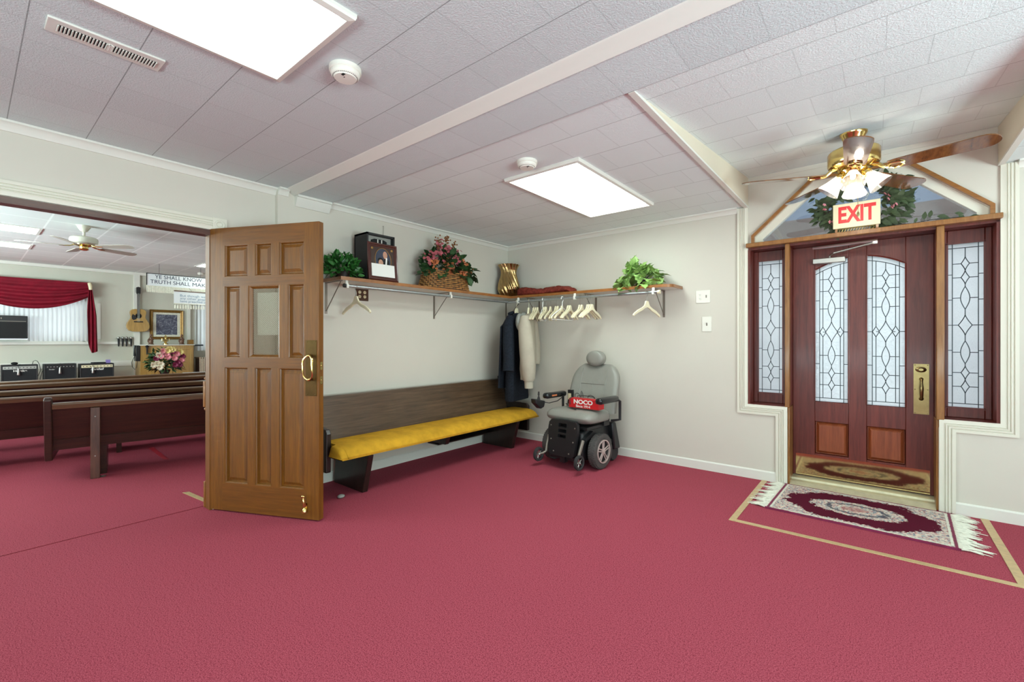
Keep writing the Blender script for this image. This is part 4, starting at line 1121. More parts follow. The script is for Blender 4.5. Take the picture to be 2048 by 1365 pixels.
m = MB(o); m.b(-1.25, YB - .018, 1.376, -1.242, YB - .007, 1.39); m.b(-1.252, YB - .008, 1.362, -1.24, YB - .0065, 1.39); m.build('toggle', 'bracket', root, bevel=.001)

m = MB(); m.ball((-3.228, 1.852, .014), (.024, .03, .0145), 12, 8)
tag(m.build('pebble', 'stone'), 'small grey stone on the carpet at the foot of the oak door', 'stone')

# ---- ceiling fittings
def ceiling_light(x0, x1, y0, y1, z, label, dif='diffuser', grp='fluorescent ceiling panels'):
    root = thing('ceiling_light', label, 'ceiling light', ((x0 + x1) / 2, (y0 + y1) / 2, z), 0, grp); o = root.location
    m = MB(o); f = .038
    def rg(k, h): return [(x0 + k, y0 + k, z - h), (x1 - k, y0 + k, z - h), (x1 - k, y1 - k, z - h), (x0 + k, y1 - k, z - h)]
    m.loft([rg(0, -.002), rg(0, .012), rg(.004, .022), rg(f - .016, .026), rg(f - .012, .026), rg(f, .004), rg(f, -.002)], False); m.build('frame', 'white', root, smooth=False)
    m = MB(o); m.add(rg(f - .002, .003), [(0, 3, 2, 1)]); m.build('diffuser', dif, root, smooth=False, normals=False)
    return root
ceiling_light(-2.14, -1.5, -.36, .925, 2.44, 'fluorescent ceiling panel at the top edge beside the smoke alarm and vent')
ceiling_light(-2.137, -1.505, 2.525, 3.79, 2.42, 'fluorescent ceiling panel over the coat corner', 'diffuser2')
ceiling_light(.7, 1.34, -2.4, -1.1, 2.44, 'added fill ceiling panel, unseen at the near end of the foyer')  # extra panel out of view, added to brighten the foyer

root = thing('air_vent', 'long white slotted ceiling air vent', 'vent', (-2.44, .373, 2.44)); o = root.location
m = MB(o); m.b(-2.50, .195, 2.432, -2.385, .552, 2.441); m.build('plate', 'white', root, bevel=.003)
m = MB(o); m.b(-2.467, .225, 2.4305, -2.417, .525, 2.4318); m.build('backing', 'dark', root, smooth=False)
m = MB(o)
for i in range(31):
    y = .227 + i * .01
    m.cb((-2.442, y, 2.4285), (.052, .004, .004), Matrix.Rotation(.5, 3, 'X'))
m.b(-2.468, .37, 2.427, -2.416, .385, 2.432); m.build('slats', 'white', root, smooth=False)

def smoke(x, y, z, label):
    root = thing('smoke_alarm', label, 'smoke alarm', (x, y, z))
    m = MB(); m.lathe([(.068, 0), (.068, -.016), (.064, -.02)], 36); m.build('base', 'white_plastic', root)
    m = MB(); m.lathe([(.062, -.018), (.0625, -.028), (.056, -.038), (.05, -.041), (.047, -.043), (.046, -.046), (.001, -.048)], 36); b1 = m.build('cover', 'white_plastic', root)
    m = MB()
    for i in range(40):
        a = 2 * PI * i / 40; m.cb((.0515 * math.cos(a), .0515 * math.sin(a), -.0398), (.0035, .0025, .003), Matrix.Rotation(a, 3, 'Z'))
    for i in range(4): m.cb((.02 + .005 * i, -.026, -.0476), (.0025, .012, .001))
    m.cb((.012, -.012, -.0478), (.006, .004, .001)); m.build('vent_slots', 'dark', b1, smooth=False)
smoke(-1.838, 1.075, 2.44, 'round white smoke alarm beside the nearest ceiling panel')
smoke(-1.81, 2.374, 2.42, 'round cream smoke alarm beside the ceiling panel over the coat corner')

# ---- power wheelchair (local +y = the way it faces, +x = left in the photo)
WC = (-2.31, 3.86, 0)
root = thing('power_wheelchair', 'grey and black electric wheelchair parked beside the pew', 'wheelchair', WC, R(176))
RX = Matrix.Rotation(PI / 2, 4, 'Y')
WS = Matrix.Diagonal((1, .94, .94, 1))
for s in (-1, 1):
    wx = .29 if s > 0 else -.258
    Tm = Matrix.Translation((wx, 0, .18)) @ RX
    m = MB(); m.T = WS; m.lathe([(.115, -.03), (.125, -.04), (.15, -.042), (.168, -.036), (.175, -.022), (.177, 0), (.175, .022), (.168, .036), (.15, .042), (.125, .04), (.115, .03)], 48, Tm, None, True)
    for i in range(44):
        for q in (-1, 1):
            a = 2 * PI * (i + (.25 if q > 0 else -.25)) / 44
            m.cb((wx + q * .019, .174 * math.cos(a), .18 + .174 * math.sin(a)), (.024, .008, .013), Matrix.Rotation(a, 3, 'X') @ Matrix.Rotation(.5 * q, 3, 'Y'))
    wh = m.build('drive_wheel', 'rubber', root)
    m = MB(); m.T = WS; sx = wx; o_ = s * .034
    T2 = Matrix.Translation((sx + o_, 0, .18)) @ RX
    m.lathe([(.118, -.012), (.118, .006), (.108, .008), (.106, -.012)], 40, T2, None, True)
    m.lathe([(.03, -.01), (.03, .008), (.012, .012), (.001, .012)] if s > 0 else [(.001, -.012), (.012, -.012), (.03, -.008), (.03, .01)], 20, T2)
    for i in range(5):
        for q in (-.13, .13):
            a = 2 * PI * i / 5 + PI / 2
            p0 = Vector((sx + o_, .024 * math.cos(a + q * 3), .18 + .024 * math.sin(a + q * 3))); p1 = Vector((sx + o_, .11 * math.cos(a + q), .18 + .11 * math.sin(a + q)))
            m.tube([p0, p1], .0065, 6)
    m.build('wheel_rim', 'rim', wh)
    m = MB(); m.T = WS; m.lathe([(.001, -.015), (.115, -.015), (.115, .0), (.001, .0)], 30, Matrix.Translation((sx + s * .01, 0, .18)) @ RX); m.build('wheel_disc', 'black', wh)
    # front anti-tip wheel and arm
    m = MB(); m.lathe([(.045, -.012), (.052, -.016), (.066, -.014), (.07, 0), (.066, .014), (.052, .016), (.045, .012), (.045, -.012)], 30, Matrix.Translation((s * .238, .32, .112)) @ RX, None, True)
    aw = m.build('front_caster', 'rubber_dark', root)
    m = MB()
    for i in range(5):
        a = 2 * PI * i / 5; m.tube([(s * .238, .32, .112), (s * .238, .32 + .05 * math.cos(a), .112 + .05 * math.sin(a))], .006, 6)
    m.lathe([(.05, -.008), (.05, .008), (.046, .008), (.046, -.008)], 24, Matrix.Translation((s * .238, .32, .112)) @ RX, None, True); m.ball((s * .238, .32, .112), (.02, .012, .012))
    m.build('caster_hub', 'silver', aw)
    m = MB(); m.tube([(s * .238, .32, .112), (s * .20, .30, .125), (s * .19, .26, .14)], .011, 8); m.tube([(s * .19, .26, .14), (s * .195, .24, .20), (s * .2, .20, .29)], .016, 8); m.build('caster_arm', 'bracket', root)
    m = MB(); m.lathe([(.03, -.016), (.075, -.02), (.09, 0), (.075, .02), (.03, .016)], 24, Matrix.Translation((s * .2, -.33, .09)) @ RX); m.build('rear_caster', 'rubber_dark', root)
    m = MB(); m.tube([(s * .2, -.33, .09), (s * .17, -.33, .2), (s * .16, -.2, .24)], .016, 8); m.prism([(-.3, .22), (-.1, .3), (.06, .36), (.2, .3), (.2, .27), (.04, .32), (-.1, .27), (-.28, .19)], s * .2 - .02, s * .2 + .02, 'x'); m.build('suspension_arm', 'black', root)
m = MB(); m.prism([(-.30, .1), (.12, .08), (.19, .12), (.19, .34), (.10, .38), (-.25, .38), (-.32, .3)], -.185, .185, 'x'); m.build('power_base', 'black', root, bevel=.02, seg=3)
m = MB(); m.prism([(-.42, .12), (-.30, .12), (-.26, .40), (-.33, .40)], -.24, .24, 'x'); m.build('rear_shroud', 'black', root, bevel=.015)
m = MB(); m.b(-.22, -.22, .38, .22, .16, .405); m.tube([(-.05, 0, .3), (-.05, 0, .42)], .03, 10); m.b(-.24, -.2, .39, -.2, -.1, .45); m.b(.2, -.2, .39, .24, -.1, .45); m.build('seat_frame', 'black', root)
# folded footplate with slots
m = MB()
def FP(x, z, d): return (x, .245 + d - (z - .13) * .12, z)
outl = [(-.13, .125), (.13, .125), (.15, .15), (.172, .38), (.165, .43), (.14, .458), (0, .466), (-.14, .458), (-.165, .43), (-.172, .38), (-.15, .15)]
slots = [(-.045, .05, .395, .43), (-.045, .05, .345, .375), (-.045, .05, .295, .325)]
def plate_grid(m):
    # top, bottom, sides around three slots
    xs = [-.045, .05]
    def q(pts):
        n = len(pts)
        m.add([FP(x, z, 0) for x, z in pts] + [FP(x, z, .035) for x, z in pts], [tuple(range(n))[::-1], tuple(range(n, 2 * n))] + [(i, (i + 1) % n, n + (i + 1) % n, n + i) for i in range(n)])
    q([(-.13, .125), (-.045, .125), (-.045, .462), (-.14, .458), (-.165, .43), (-.172, .38), (-.15, .15)])
    q([(.05, .125), (.13, .125), (.15, .15), (.172, .38), (.165, .43), (.14, .458), (.05, .462)])
    for z0, z1 in ((.125, .295), (.325, .345), (.375, .395), (.43, .463)): q([(-.045, z0), (.05, z0), (.05, z1), (-.045, z1)])
plate_grid(m); fp = m.build('footplate', 'black', root, smooth=False)
m = MB()
for x, z in ((-.14, .40), (.14, .40), (-.13, .27), (.13, .27), (-.09, .16), (.09, .16)): m.lathe([(.001, .004), (.006, .004), (.0075, 0)], 10, Matrix.Translation(FP(x, z, .035)) @ Matrix.Rotation(-PI / 2, 4, 'X'))
m.build('screw', 'bracket', fp)
m = MB(); m.b(-.03, .2, .06, .03, .26, .16); m.b(-.16, .2, .085, .16, .235, .12); m.build('footplate_mount', 'black', root, bevel=.005)
# seat
def sup(a, p): return math.copysign(abs(a) ** p, a)
m = MB(); rings = []
for t in range(13):
    u = -1 + 2 * t / 12; k = (1 - abs(u) ** 4) ** .5 if abs(u) < 1 else 0
    k = max(k, .12); y = .0 + .0 + u * .235 - .03
    rg = []
    for j in range(36):
        a = 2 * PI * j / 36
        x = .275 * (1 - .12 * (u < -.6) * abs(u)) * sup(math.cos(a), .6) * (.75 + .25 * k)
        z = .485 + (.075 if math.sin(a) > 0 else .07) * sup(math.sin(a), .62) * k
        if math.sin(a) > 0: z -= .016 * (1 - (x / .275) ** 2) * (1 - u * u)
        rg.append((x, y, z))
    rings.append(rg)
m.loft(rings); m.build('seat', 'grey_vinyl', root, ang=60)
# backrest
m = MB(); rings = []
for t in range(17):
    u = t / 16; z = .50 + .475 * u
    hw = .292 - .02 * u - .10 * max(0, (u - .62) / .38) ** 2.2
    th = .05 * (1 if u < .9 else max(.25, 1 - ((u - .9) / .1) ** 2 * .75)); yc = -.235 - .15 * u
    if t == 16: hw *= .92
    rg = []
    for j in range(40):
        a = 2 * PI * j / 40
        x = hw * sup(math.cos(a), .7); y = yc + th * sup(math.sin(a), .8)
        ax = abs(x) / hw
        if math.sin(a) > 0: y += .035 * max(0, (ax - .5) / .5) * (1 - .3 * u) * (1 if ax < .93 else .8)
        rg.append((x, y, z))
    rings.append(rg)
m.loft(rings); bk = m.build('backrest', 'grey_vinyl', root, ang=60)
m = MB()
def BF(x, z): return (x, -.235 - .15 * (z - .5) / .475 + .052, z)
m.tube([BF(-.15, .56), BF(-.15, .93)], .004, 6); m.tube([BF(.15, .56), BF(.15, .93)], .004, 6); m.tube([BF(-.15, .775), BF(.15, .775)], .004, 6); m.tube([BF(0, .56), BF(0, .775)], .003, 6)
m.build('seam_piping', 'grey_vinyl', bk)
m = MB(); Tm = Matrix.Translation((-.0, -.335, 1.035)) @ Matrix.Rotation(-PI / 2, 4, 'X') @ Matrix.Diagonal((1.25, 1, 1, 1))
m.lathe([(.001, -.055), (.06, -.052), (.077, -.04), (.082, 0), (.08, .035), (.072, .047), (.04, .054), (.001, .055)], 32, Tm); hr = m.build('headrest', 'grey_vinyl', root, ang=60)
m = MB(); m.tube([(0, -.36, .95), (0, -.375, 1.02)], .014, 8); m.build('headrest_post', 'black', hr)
for s in (-1, 1):
    m = MB(); rings = []
    for y, k in ((.13, .5), (.122, .85), (.10, 1), (-.18, 1), (-.20, .8), (-.205, .5)):
        rings.append([(s * .315 + .038 * k * sup(math.cos(a), .7), y, .655 + .03 * k * sup(math.sin(a), .7)) for a in [2 * PI * j / 20 for j in range(20)]])
    m.loft(rings); ar = m.build('armrest', 'black_gloss', root, ang=60)
    if s > 0:
        m = MB(); m.b(.272, -.02, .648, .2765, .06, .664); m.build('orange_label', 'orange', ar, smooth=False)
    m = MB(); m.tube([(s * .335, -.19, .645), (s * .345, -.22, .63), (s * .345, -.22, .45), (s * .26, -.2, .43)], .014, 8); m.build('armrest_post', 'black', ar)
m = MB(); m.prism([(.15, .61), (.24, .63), (.31, .645), (.30, .60), (.22, .535), (.17, .55)], .285, .355, 'x'); jb = m.build('joystick_controller', 'black', root, bevel=.012, smooth=False)
m = MB(); m.tube([(.32, .22, .62), (.32, .22, .648), (.32, .22, .663), (.32, .22, .678), (.32, .22, .698)], [.018, .012, .007, .011, .009], 12); m.ball((.32, .22, .70), .0095); m.build('joystick', 'rubber_dark', jb)
m = MB(); m.tube([(.33, .17, .60), (.28, .1, .585), (.25, 0, .60), (.27, -.12, .63)], .0045, 6); m.build('cable', 'black', jb)
m = MB(); m.b(.19, -.2, .555, .245, -.17, .70); m.tube([(.22, -.19, .56), (.20, -.08, .567), (.05, .05, .562), (-.05, .10, .553)], .009, 6, flat=.4); m.build('seat_belt', 'black', root)
m = MB(); m.b(.20, -.169, .60, .238, -.166, .665); m.build('care_label', 'ivory', root, smooth=False)

# red battery charger box on the seat
NB = (-2.205, 3.845, .562)
root = thing('charger_box', 'red box with white lettering lying on the wheelchair seat', 'box', NB, R(-3))
m = MB(); m.b(-.17, -.05, 0, .17, .05, .09); m.build('carton', 'red', root, bevel=.003)
Tt = face_T((-.005, -.0505, .06), (1, 0, 0), (0, 0, 1))
text('lettering', 'NOCO', .056, 'paper', root, Tt, .0006, sx=1.25, bold=.002)
text('lettering', 'Since 1914', .034, 'paper', root, face_T((-.005, -.0505, .019), (1, 0, 0), (0, 0, 1)), .0006, sx=1.1, bold=.0006)
m = MB()
for x0, x1, h in ((-.13, -.07, .04), (-.06, -.035, .065), (.02, .09, .03), (-.1, .1, .02)):
    m.tube([(x0, .0, .1), (x0 + .005, -.005, .1 + h * .7), ((x0 + x1) / 2, -.01, .1 + h), (x1 - .005, -.005, .1 + h * .7), (x1, .0, .1)], .0032, 6)
m.tube([(-.15, -.02, .1), (-.155, -.056, .09), (-.15, -.056, .04), (-.165, -.03, .004)], .004, 6)
m.build('cable', 'black', root)

# ---- ceiling fan over the entrance
FX, FY, FZ = -.123, 3.71, 2.315
root = thing('ceiling_fan', 'brass ceiling fan with walnut blades and lit glass shades over the entrance', 'ceiling fan', (FX, FY, FZ), R(4)); 
zc = 2.412 + (FY - 2.0) * .1078 - FZ
m = MB(); m.lathe([(.075, zc + .008), (.075, zc - .012), (.068, zc - .022), (.05, zc - .062), (.03, zc - .07)], 32); m.build('canopy', 'brass', root)
m = MB(); m.tube([(0, 0, zc - .06), (0, 0, .16)], .014, 12); m.build('downrod', 'brass', root)
m = MB(); m.lathe([(.03, .185), (.10, .178), (.135, .16), (.142, .15), (.142, .075), (.135, .062), (.10, .05), (.06, .04)], 40); mo = m.build('motor_housing', 'brass', root)
m = MB(); m.lathe([(.07, .05), (.075, .03), (.055, .015), (.055, -.015), (.07, -.025), (.06, -.04), (.02, -.05), (.001, -.05)], 32); m.build('switch_housing', 'brass', root)
for k in range(5):
    a0 = -PI / 2 + 2 * PI * k / 5
    Rz = Matrix.Rotation(a0, 4, 'Z')
    m = MB(); m.T = Rz @ Matrix.Translation((0, 0, .012)) @ Matrix.Rotation(R(-11), 4, 'X')
    L0, L1 = .185, .665
    poly = [(L0, -.05), (L0 + .04, -.058), (L1 - .075, -.07)] + [(L1 - .07 + .07 * math.cos(t * PI / 12), .07 * math.sin(t * PI / 12)) for t in range(-5, 6)] + [(L1 - .075, .07), (L0 + .04, .058), (L0, .05)]
    m.prism(poly, -.003, .003, 'z'); bl = m.build('fan_blade', 'fanblade', root, smooth=False)
    m = MB(); m.T = Rz @ Matrix.Translation((0, 0, .008)) @ Matrix.Rotation(R(-11), 4, 'X')
    m.tube([(.09, 0, .045), (.13, 0, .03), (.16, 0, .0), (.19, 0, -.006)], [.012, .012, .01, .009], 8)
    for q in (-1, 1):
        m.tube([(.17, 0, -.004), (.20, q * .034, -.006), (.235, q * .03, -.006), (.255, q * .008, -.006)], .006, 6)
    m.build('blade_iron', 'brass', bl)
for k in range(4):
    a0 = -PI / 2 + PI / 2 * k - R(4)
    Tm = Matrix.Rotation(a0, 4, 'Z') @ Matrix.Translation((.055, 0, .02)) @ Matrix.Rotation(R(180 - 38), 4, 'Y')
    # local +z now points outward and down
    m = MB(); m.T = Tm; m.tube([(0, 0, -.02), (0, 0, .02)], [.012, .022], 12); m.lathe([(.022, .005), (.03, .012), (.03, .03), (.024, .034)], 16); fit = m.build('lamp_holder', 'brass', root)
    m = MB(); prof = [(.026, .022), (.03, .04), (.036, .06), (.044, .085), (.055, .11), (.066, .135), (.069, .142)]
    m.T = Tm
    rings = []
    for r, z in prof: rings.append([(r * (1 + .025 * math.cos(12 * 2 * PI * j / 48) * (z / .142)) * math.cos(2 * PI * j / 48), r * (1 + .025 * math.cos(12 * 2 * PI * j / 48) * (z / .142)) * math.sin(2 * PI * j / 48), z) for j in range(48)])
    m.loft(rings, False); m.build('lamp_shade', 'shade', fit, ang=70)
    m = MB(); m.T = Tm; m.ball((0, 0, .07), (.017, .017, .028)); m.build('bulb', 'bulb', fit)
    p = Matrix.Translation((FX, FY, FZ)) @ Matrix.Rotation(R(4), 4, 'Z') @ Tm @ Vector((0, 0, .115))
    lamp('fan_bulb_light', 'POINT', p, 3.2, (1, .9, .76), radius=.02)
m = MB(); m.tube([(.02, -.03, -.045), (.022, -.04, -.25)], .0015, 5); m.lathe([(.002, 0), (.006, -.008), (.008, -.022), (.005, -.032), (.001, -.034)], 12, Matrix.Translation((.022, -.04, -.25))); m.build('pull_chain', 'brass_dull', root)

# ---- exit sign on the oak header
root = thing('exit_sign', 'cream sign with red EXIT lettering standing on the oak header', 'sign', (CX, 4.40, 2.082)); o = root.location
m = MB(o); m.b(-.276, 4.383, 2.11, .017, 4.402, 2.302); m.build('board', 'signcream', root, bevel=.003)
t1 = text('lettering', 'EXIT', .172, 'exit_red', root, face_T((-.128 - o[0], 4.3825 - o[1], 2.207 - o[2]), (1, 0, 0), (0, 0, 1)), .0008, sx=.66, bold=.006)
m = MB(o)
for x in (-.262, -.01): m.b(x, 4.388, 2.082, x + .016, 4.412, 2.115)
m.build('stand', 'oak_post', root, smooth=False)
m = MB(o)
for i in range(13):
    x = -.24 + i * .0178; m.tube([(x, 4.41, 2.084), (x + .012, 4.415, 2.116)], .0028, 5); m.ball((x, 4.41, 2.0865), .0042, 6, 4)
m.b(-.246, 4.412, 2.106, -.01, 4.418, 2.112); m.build('gold_pegs', 'brass', root)

root = thing('wreath', 'leafy artificial wreath propped behind the exit sign', 'wreath', (CX, 4.44, 2.083)); o = root.location
m = MB(o); rnd = random.Random(31)
for i in range(330):
    a = rnd.uniform(-.35 * PI, 1.35 * PI) if i < 280 else rnd.uniform(-.1, .2)
    rr = rnd.gauss(.185, .035)
    p = Vector((CX + .02 + rr * 1.15 * math.cos(a), 4.455 + rnd.uniform(-.03, .02), 2.275 + rr * .88 * math.sin(a)))
    if p.z < 2.09: p.z = 2.09
    rad = Vector((math.cos(a), -.25, math.sin(a))); tan = Vector((-math.sin(a), 0, math.cos(a)))
    d = rad * rnd.uniform(.2, 1) + tan * rnd.uniform(-.9, .9) + Vector((0, rnd.uniform(-.25, .1), 0))
    s_ = rnd.uniform(.6, 1.2); m.leaf(p, d, (0, -1, .3), .075 * s_, .034 * s_, .2)
m.build('foliage', 'leaf4', root)
m = MB(o)
for i in range(10):
    a = 2 * PI * i / 10; rr = .17 + .02 * (i % 2); m.tube([(CX + rr * 1.1 * math.cos(a + t * .25), 4.44, 2.275 + max(-.17, rr * .85 * math.sin(a + t * .25))) for t in range(4)], .004, 5)
m.build('twigs', 'wicker_dark', root)
m = MB(o)
for c in ((-.33, 4.40, 2.29), (-.29, 4.41, 2.17), (.06, 4.40, 2.31), (-.02, 4.40, 2.42), (.09, 4.40, 2.22), (-.2, 4.40, 2.42)): blossoms(m, c, (.012, .006, .015), 4, .016, int(c[2] * 50))
m.build('small_flowers', 'rose', root)
root = thing('leaf_garland', 'trailing sprigs of leaves lying along the oak header at right', 'garland', (.35, 4.42, 2.083)); o = root.location
m = MB(o)
for x, z, dx, dz, L in ((.17, 2.10, -.6, .6, .06), (.21, 2.09, .3, .8, .04), (.26, 2.105, .15, 1, .06), (.29, 2.115, .2, .9, .055), (.33, 2.12, .9, -.25, .07), (.36, 2.10, .8, -.4, .06), (.42, 2.125, .9, -.2, .05), (.44, 2.11, .6, -.6, .05), (.50, 2.09, .9, -.1, .05), (.12, 2.12, .9, -.2, .06), (.15, 2.17, .9, .1, .06)):
    m.leaf((x, 4.42, z), (dx, -.1, dz), (0, -1, .2), L, L * .5, .15)
m.build('leaves', 'leaf4', root)
m = MB(o); m.tube([(.08, 4.43, 2.1), (.2, 4.425, 2.088), (.3, 4.43, 2.1), (.4, 4.425, 2.095), (.5, 4.43, 2.087)], .0022, 5); m.build('stem', 'wicker_dark', root)

# ---- rug and brass strips
root = thing('rug', 'small maroon floral rug with cream fringes in front of the entrance', 'rug', (-.118, 4.035, .001), R(-2))
m = MB(); m.prism([(-.5, -.345), (.5, -.345), (.5, .345), (-.5, .345)], 0, .011, 'z'); m.build('pile', 'rug', root, smooth=False)
m = MB()
for s in (-1, 1):
    m.b(-.508, s * .345, 0, .508, s * .355, .012)
    m.b(s * .484, -.345, .0105, s * .497, .345, .0125)
m.build('binding', 'rosem', root, smooth=False)
m = MB()
for s in (-1, 1): m.b(s * .468, -.33, .0105, s * .48, .33, .0123)
for s in (-1, 1): m.b(-.468, s * .325, .0105, .468, s * .333, .0123)
m.build('border_line', 'whitefringe', root, smooth=False)
rnd = random.Random(5)
for s in (-1, 1):
    m = MB()
    for i in range(110):
        y = -.345 + .69 * i / 109; L = rnd.uniform(.075, .125) * (1 + .25 * math.sin(i * .35)); b_ = rnd.uniform(-.03, .03) + .02 * math.sin(i * .35)
        m.tube([(s * .50, y, .006), (s * (.50 + L * .5), y + b_ * .5, .008 + rnd.uniform(0, .004)), (s * (.50 + L), y + b_, .003)], [.004, .0045, .0015], 4)
    m.b(s * .497, -.345, .002, s * .517, .345, .0105); m.build('fringe', 'whitefringe', root, smooth=False)
def strip(pts, label):
    m = MB(); m.prism(pts, 0, .004, 'z'); tag(m.build('floor_strip', 'strip', smooth=False, bevel=.0015), label, 'floor strip', 'brass carpet strips around the entrance')
strip([(-.787, 3.295), (.575, 3.31), (.59, 3.352), (-.745, 3.337)], 'long brass carpet strip across the floor in front of the rug')
strip([(-.787, 3.297), (-.747, 3.339), (-.742, 4.414), (-.784, 4.414)], 'brass carpet strip on the floor left of the rug')
strip([(.545, 3.352), (.59, 3.354), (.588, 4.414), (.545, 4.414)], 'brass carpet strip on the floor right of the rug')

# ================================================================ SANCTUARY THINGS
def pew(P, phi, s0, s1, label, zt=.70, brace=None, legs=(), grp='rows of wooden pews'):
    root = thing('church_pew', label, 'pew', (P[0], P[1], 0), -R(phi), grp)
    m = MB(); m.prism([(-.022, zt - .05), (.03, zt - .055), (.036, zt - .012), (.022, zt), (-.02, zt), (-.034, zt - .02)], s0, s1, 'y'); m.build('top_rail', 'pewtop', root, bevel=.004, smooth=False)
    m = MB(); m.prism([(-.018, zt - .05), (.004, zt - .05), (-.09, .30), (-.112, .30)], s0, s1, 'y'); m.build('backrest', 'pew', root, smooth=False)
    m = MB(); m.prism([(-.118, .275), (-.08, .27), (-.064, .36), (-.104, .36)], s0, s1, 'y'); m.build('lower_rail', 'pew', root, smooth=False)
    m = MB(); m.b(-.55, s0, .36, -.10, s1, .40); m.build('seat', 'pew', root, bevel=.008, smooth=False)
    for s in (s0, s1):
        m = MB(); d = -.05 if s == s0 else 0
        m.prism([(-.56, .19), (-.03, .19), (.045, zt + .03), (.03, zt + .05), (-.02, zt + .05), (-.10, .55), (-.54, .50), (-.56, .47)], s + d, s + d + .05, 'y'); m.build('end_panel', 'pew', root, bevel=.01, smooth=False)
    for s in legs:
        m = MB(); m.prism([(-.47, 0), (-.12, 0), (-.08, .355), (-.53, .355)], s - .022, s + .022, 'y'); m.build('leg', 'pew', root, smooth=False)
    if brace is not None:
        m = MB(); m.b(.0, brace - .032, 0, .036, brace + .032, zt - .06); m.b(-.06, brace - .03, 0, .0, brace + .03, .3); br = m.build('brace_post', 'brace', root, bevel=.004, smooth=False)
        m = MB()
        for z in (.2, .55): m.ball((.037, brace, z), (.003, .006, .006), 8, 5)
        m.build('screw', 'silver', br)
        m = MB(); m.prism([(0, brace + .032), (.03, brace + .05), (0, brace + .07)], 0, .012, 'z'); m.build('foot_bracket', 'bracket', br)
    return root
pew((-5.40, .74), 10.3, -.27, 2.9, 'nearest dark pew in the sanctuary, its left end and brace post showing', .69, 0.0, (.05, 2.4))
pew((-6.42, .21), 9, -2.4, 3.2, 'dark pew in the second row behind the nearest pew', .68, None, (-1.8, .85, 2.8))
pew((-7.27, .21), 6.5, -2.6, 3.3, 'dark pew in the third row, only its back and rail showing', .68, None, (-1.8, .8, 2.8))
pew((-8.26, .21), 2.5, -2.6, 3.4, 'dark pew in the fourth row, only its rail showing', .68, None, (-1.8, .8, 2.9))
pew((-9.16, .2), .5, -2.8, 3.6, 'dark pew in the farthest row, below the amplifiers', .665, None, (-1.8, .8, 2.9))
m = MB(); m.b(-9.165, 2.35, .6655, -9.125, 2.86, .669)
tag(m.build('paper_sheet', 'banner', smooth=False), 'pale paper lying on the rail of the farthest pew', 'paper')
m = MB(); m.prism([(-6.41, 1.322), (-6.41, 1.368), (-5.67, 1.335), (-5.67, 1.295)], 0, .002, 'z')
tag(m.build('floor_tape', 'tape', smooth=False), 'strip of bright red tape on the carpet under the nearest pew', 'tape')

def amp(y0, y1, zt, label, kind):
    X1, X0 = -12.94, -13.22
    root = thing('guitar_amplifier', label, 'amplifier', (-13.05, (y0 + y1) / 2, .3), 0, 'guitar amplifiers along the wall'); o = root.location
    m = MB(o); m.b(X0, y0, .3, X1 - .012, y1, zt); m.b(X1 - .02, y0, .3, X1, y0 + .022, zt); m.b(X1 - .02, y1 - .022, .3, X1, y1, zt); m.b(X1 - .02, y0, zt - .022, X1, y1, zt); m.b(X1 - .02, y0, .3, X1, y1, .32)
    m.build('cabinet', 'blackmat', root, bevel=.006, smooth=False)
    m = MB(o); m.b(X1 - .013, y0 + .022, .32, X1 - .008, y1 - .022, zt - .095); m.build('grille', 'grille', root, smooth=False)
    m = MB(o); m.b(X1 - .013, y0 + .022, zt - .085, X1 - .002, y1 - .022, zt - .03)
    pn = m.build('control_panel', {'a': 'silver', 'b': 'black', 'c': 'signcream'}[kind], root, smooth=False)
    m = MB(o)
    for i in range(9):
        y = y0 + .05 + (y1 - y0 - .1) * i / 8; m.lathe([(.009, 0), (.008, .012), (.001, .013)], 10, Matrix.Translation((X1 - .002, y, zt - .057)) @ RX)
    m.build('knob', 'silver' if kind == 'b' else 'black', pn)
    return root, o, X1
for y0, y1, zt, lb, kd, tx, ty in ((.443, .929, .742, 'black amplifier at the left of the row, chrome control panel', 'a', 'Hartke', .60), (1.011, 1.482, .737, 'black amplifier in the middle of the row', 'b', 'Fender', 1.12), (1.534, 2.074, .722, 'black amplifier with cream control panel, right of the row', 'c', 'Marshall', 1.80)):
    root, o, X1 = amp(y0, y1, zt, lb, kd)
    sz = {'a': .05, 'b': .03, 'c': .06}[kd]
    T0 = face_T((X1 - .0078 - o[0], ty + (.09 if kd == 'a' else 0) - o[1], zt - (.12 if kd != 'b' else .11) - o[2]), (0, 1, 0), (0, 0, 1))
    text('lettering', tx, sz, 'paper', root, T0, .0006, shear=.3 if kd != 'a' else 0, bold=.0015 if kd != 'b' else 0, sx=1.3 if kd == 'a' else 1)
for y, lb in ((.665, 'silver microphone hanging over the left amplifier'), (1.235, 'silver microphone hanging over the middle amplifier'), (1.73, 'silver microphone hanging over the cream panelled amplifier')):
    zt = .742 if y < 1 else .737 if y < 1.5 else .722
    root = thing('hanging_microphone', lb, 'microphone', (-12.915, y, zt - .2), 0, 'microphones on the amplifiers')
    m = MB(); m.lathe([(.001, 0), (.022, .0), (.024, .01), (.012, .12), (.010, .13), (.001, .13)], 14); m.build('body', 'silver', root)
    m = MB(); m.tube([(0, 0, .13), (0, 0, .206), (-.05, .005, .2085), (-.14, .03, .2085)], .004, 6); m.build('cable', 'black', root)
m = MB(); m.ball((-13.05, .62, .768), (.05, .05, .027), 14, 8)
tag(m.build('foam_ball', 'dark'), 'dark rounded microphone windshield on the left amplifier', 'windshield')
m = MB(); m.b(-13.12, 1.72, .722, -13.02, 1.95, .748); tag(m.build('foot_pedal', 'black', bevel=.006), 'flat black pedal on the cream panelled amplifier', 'pedal')
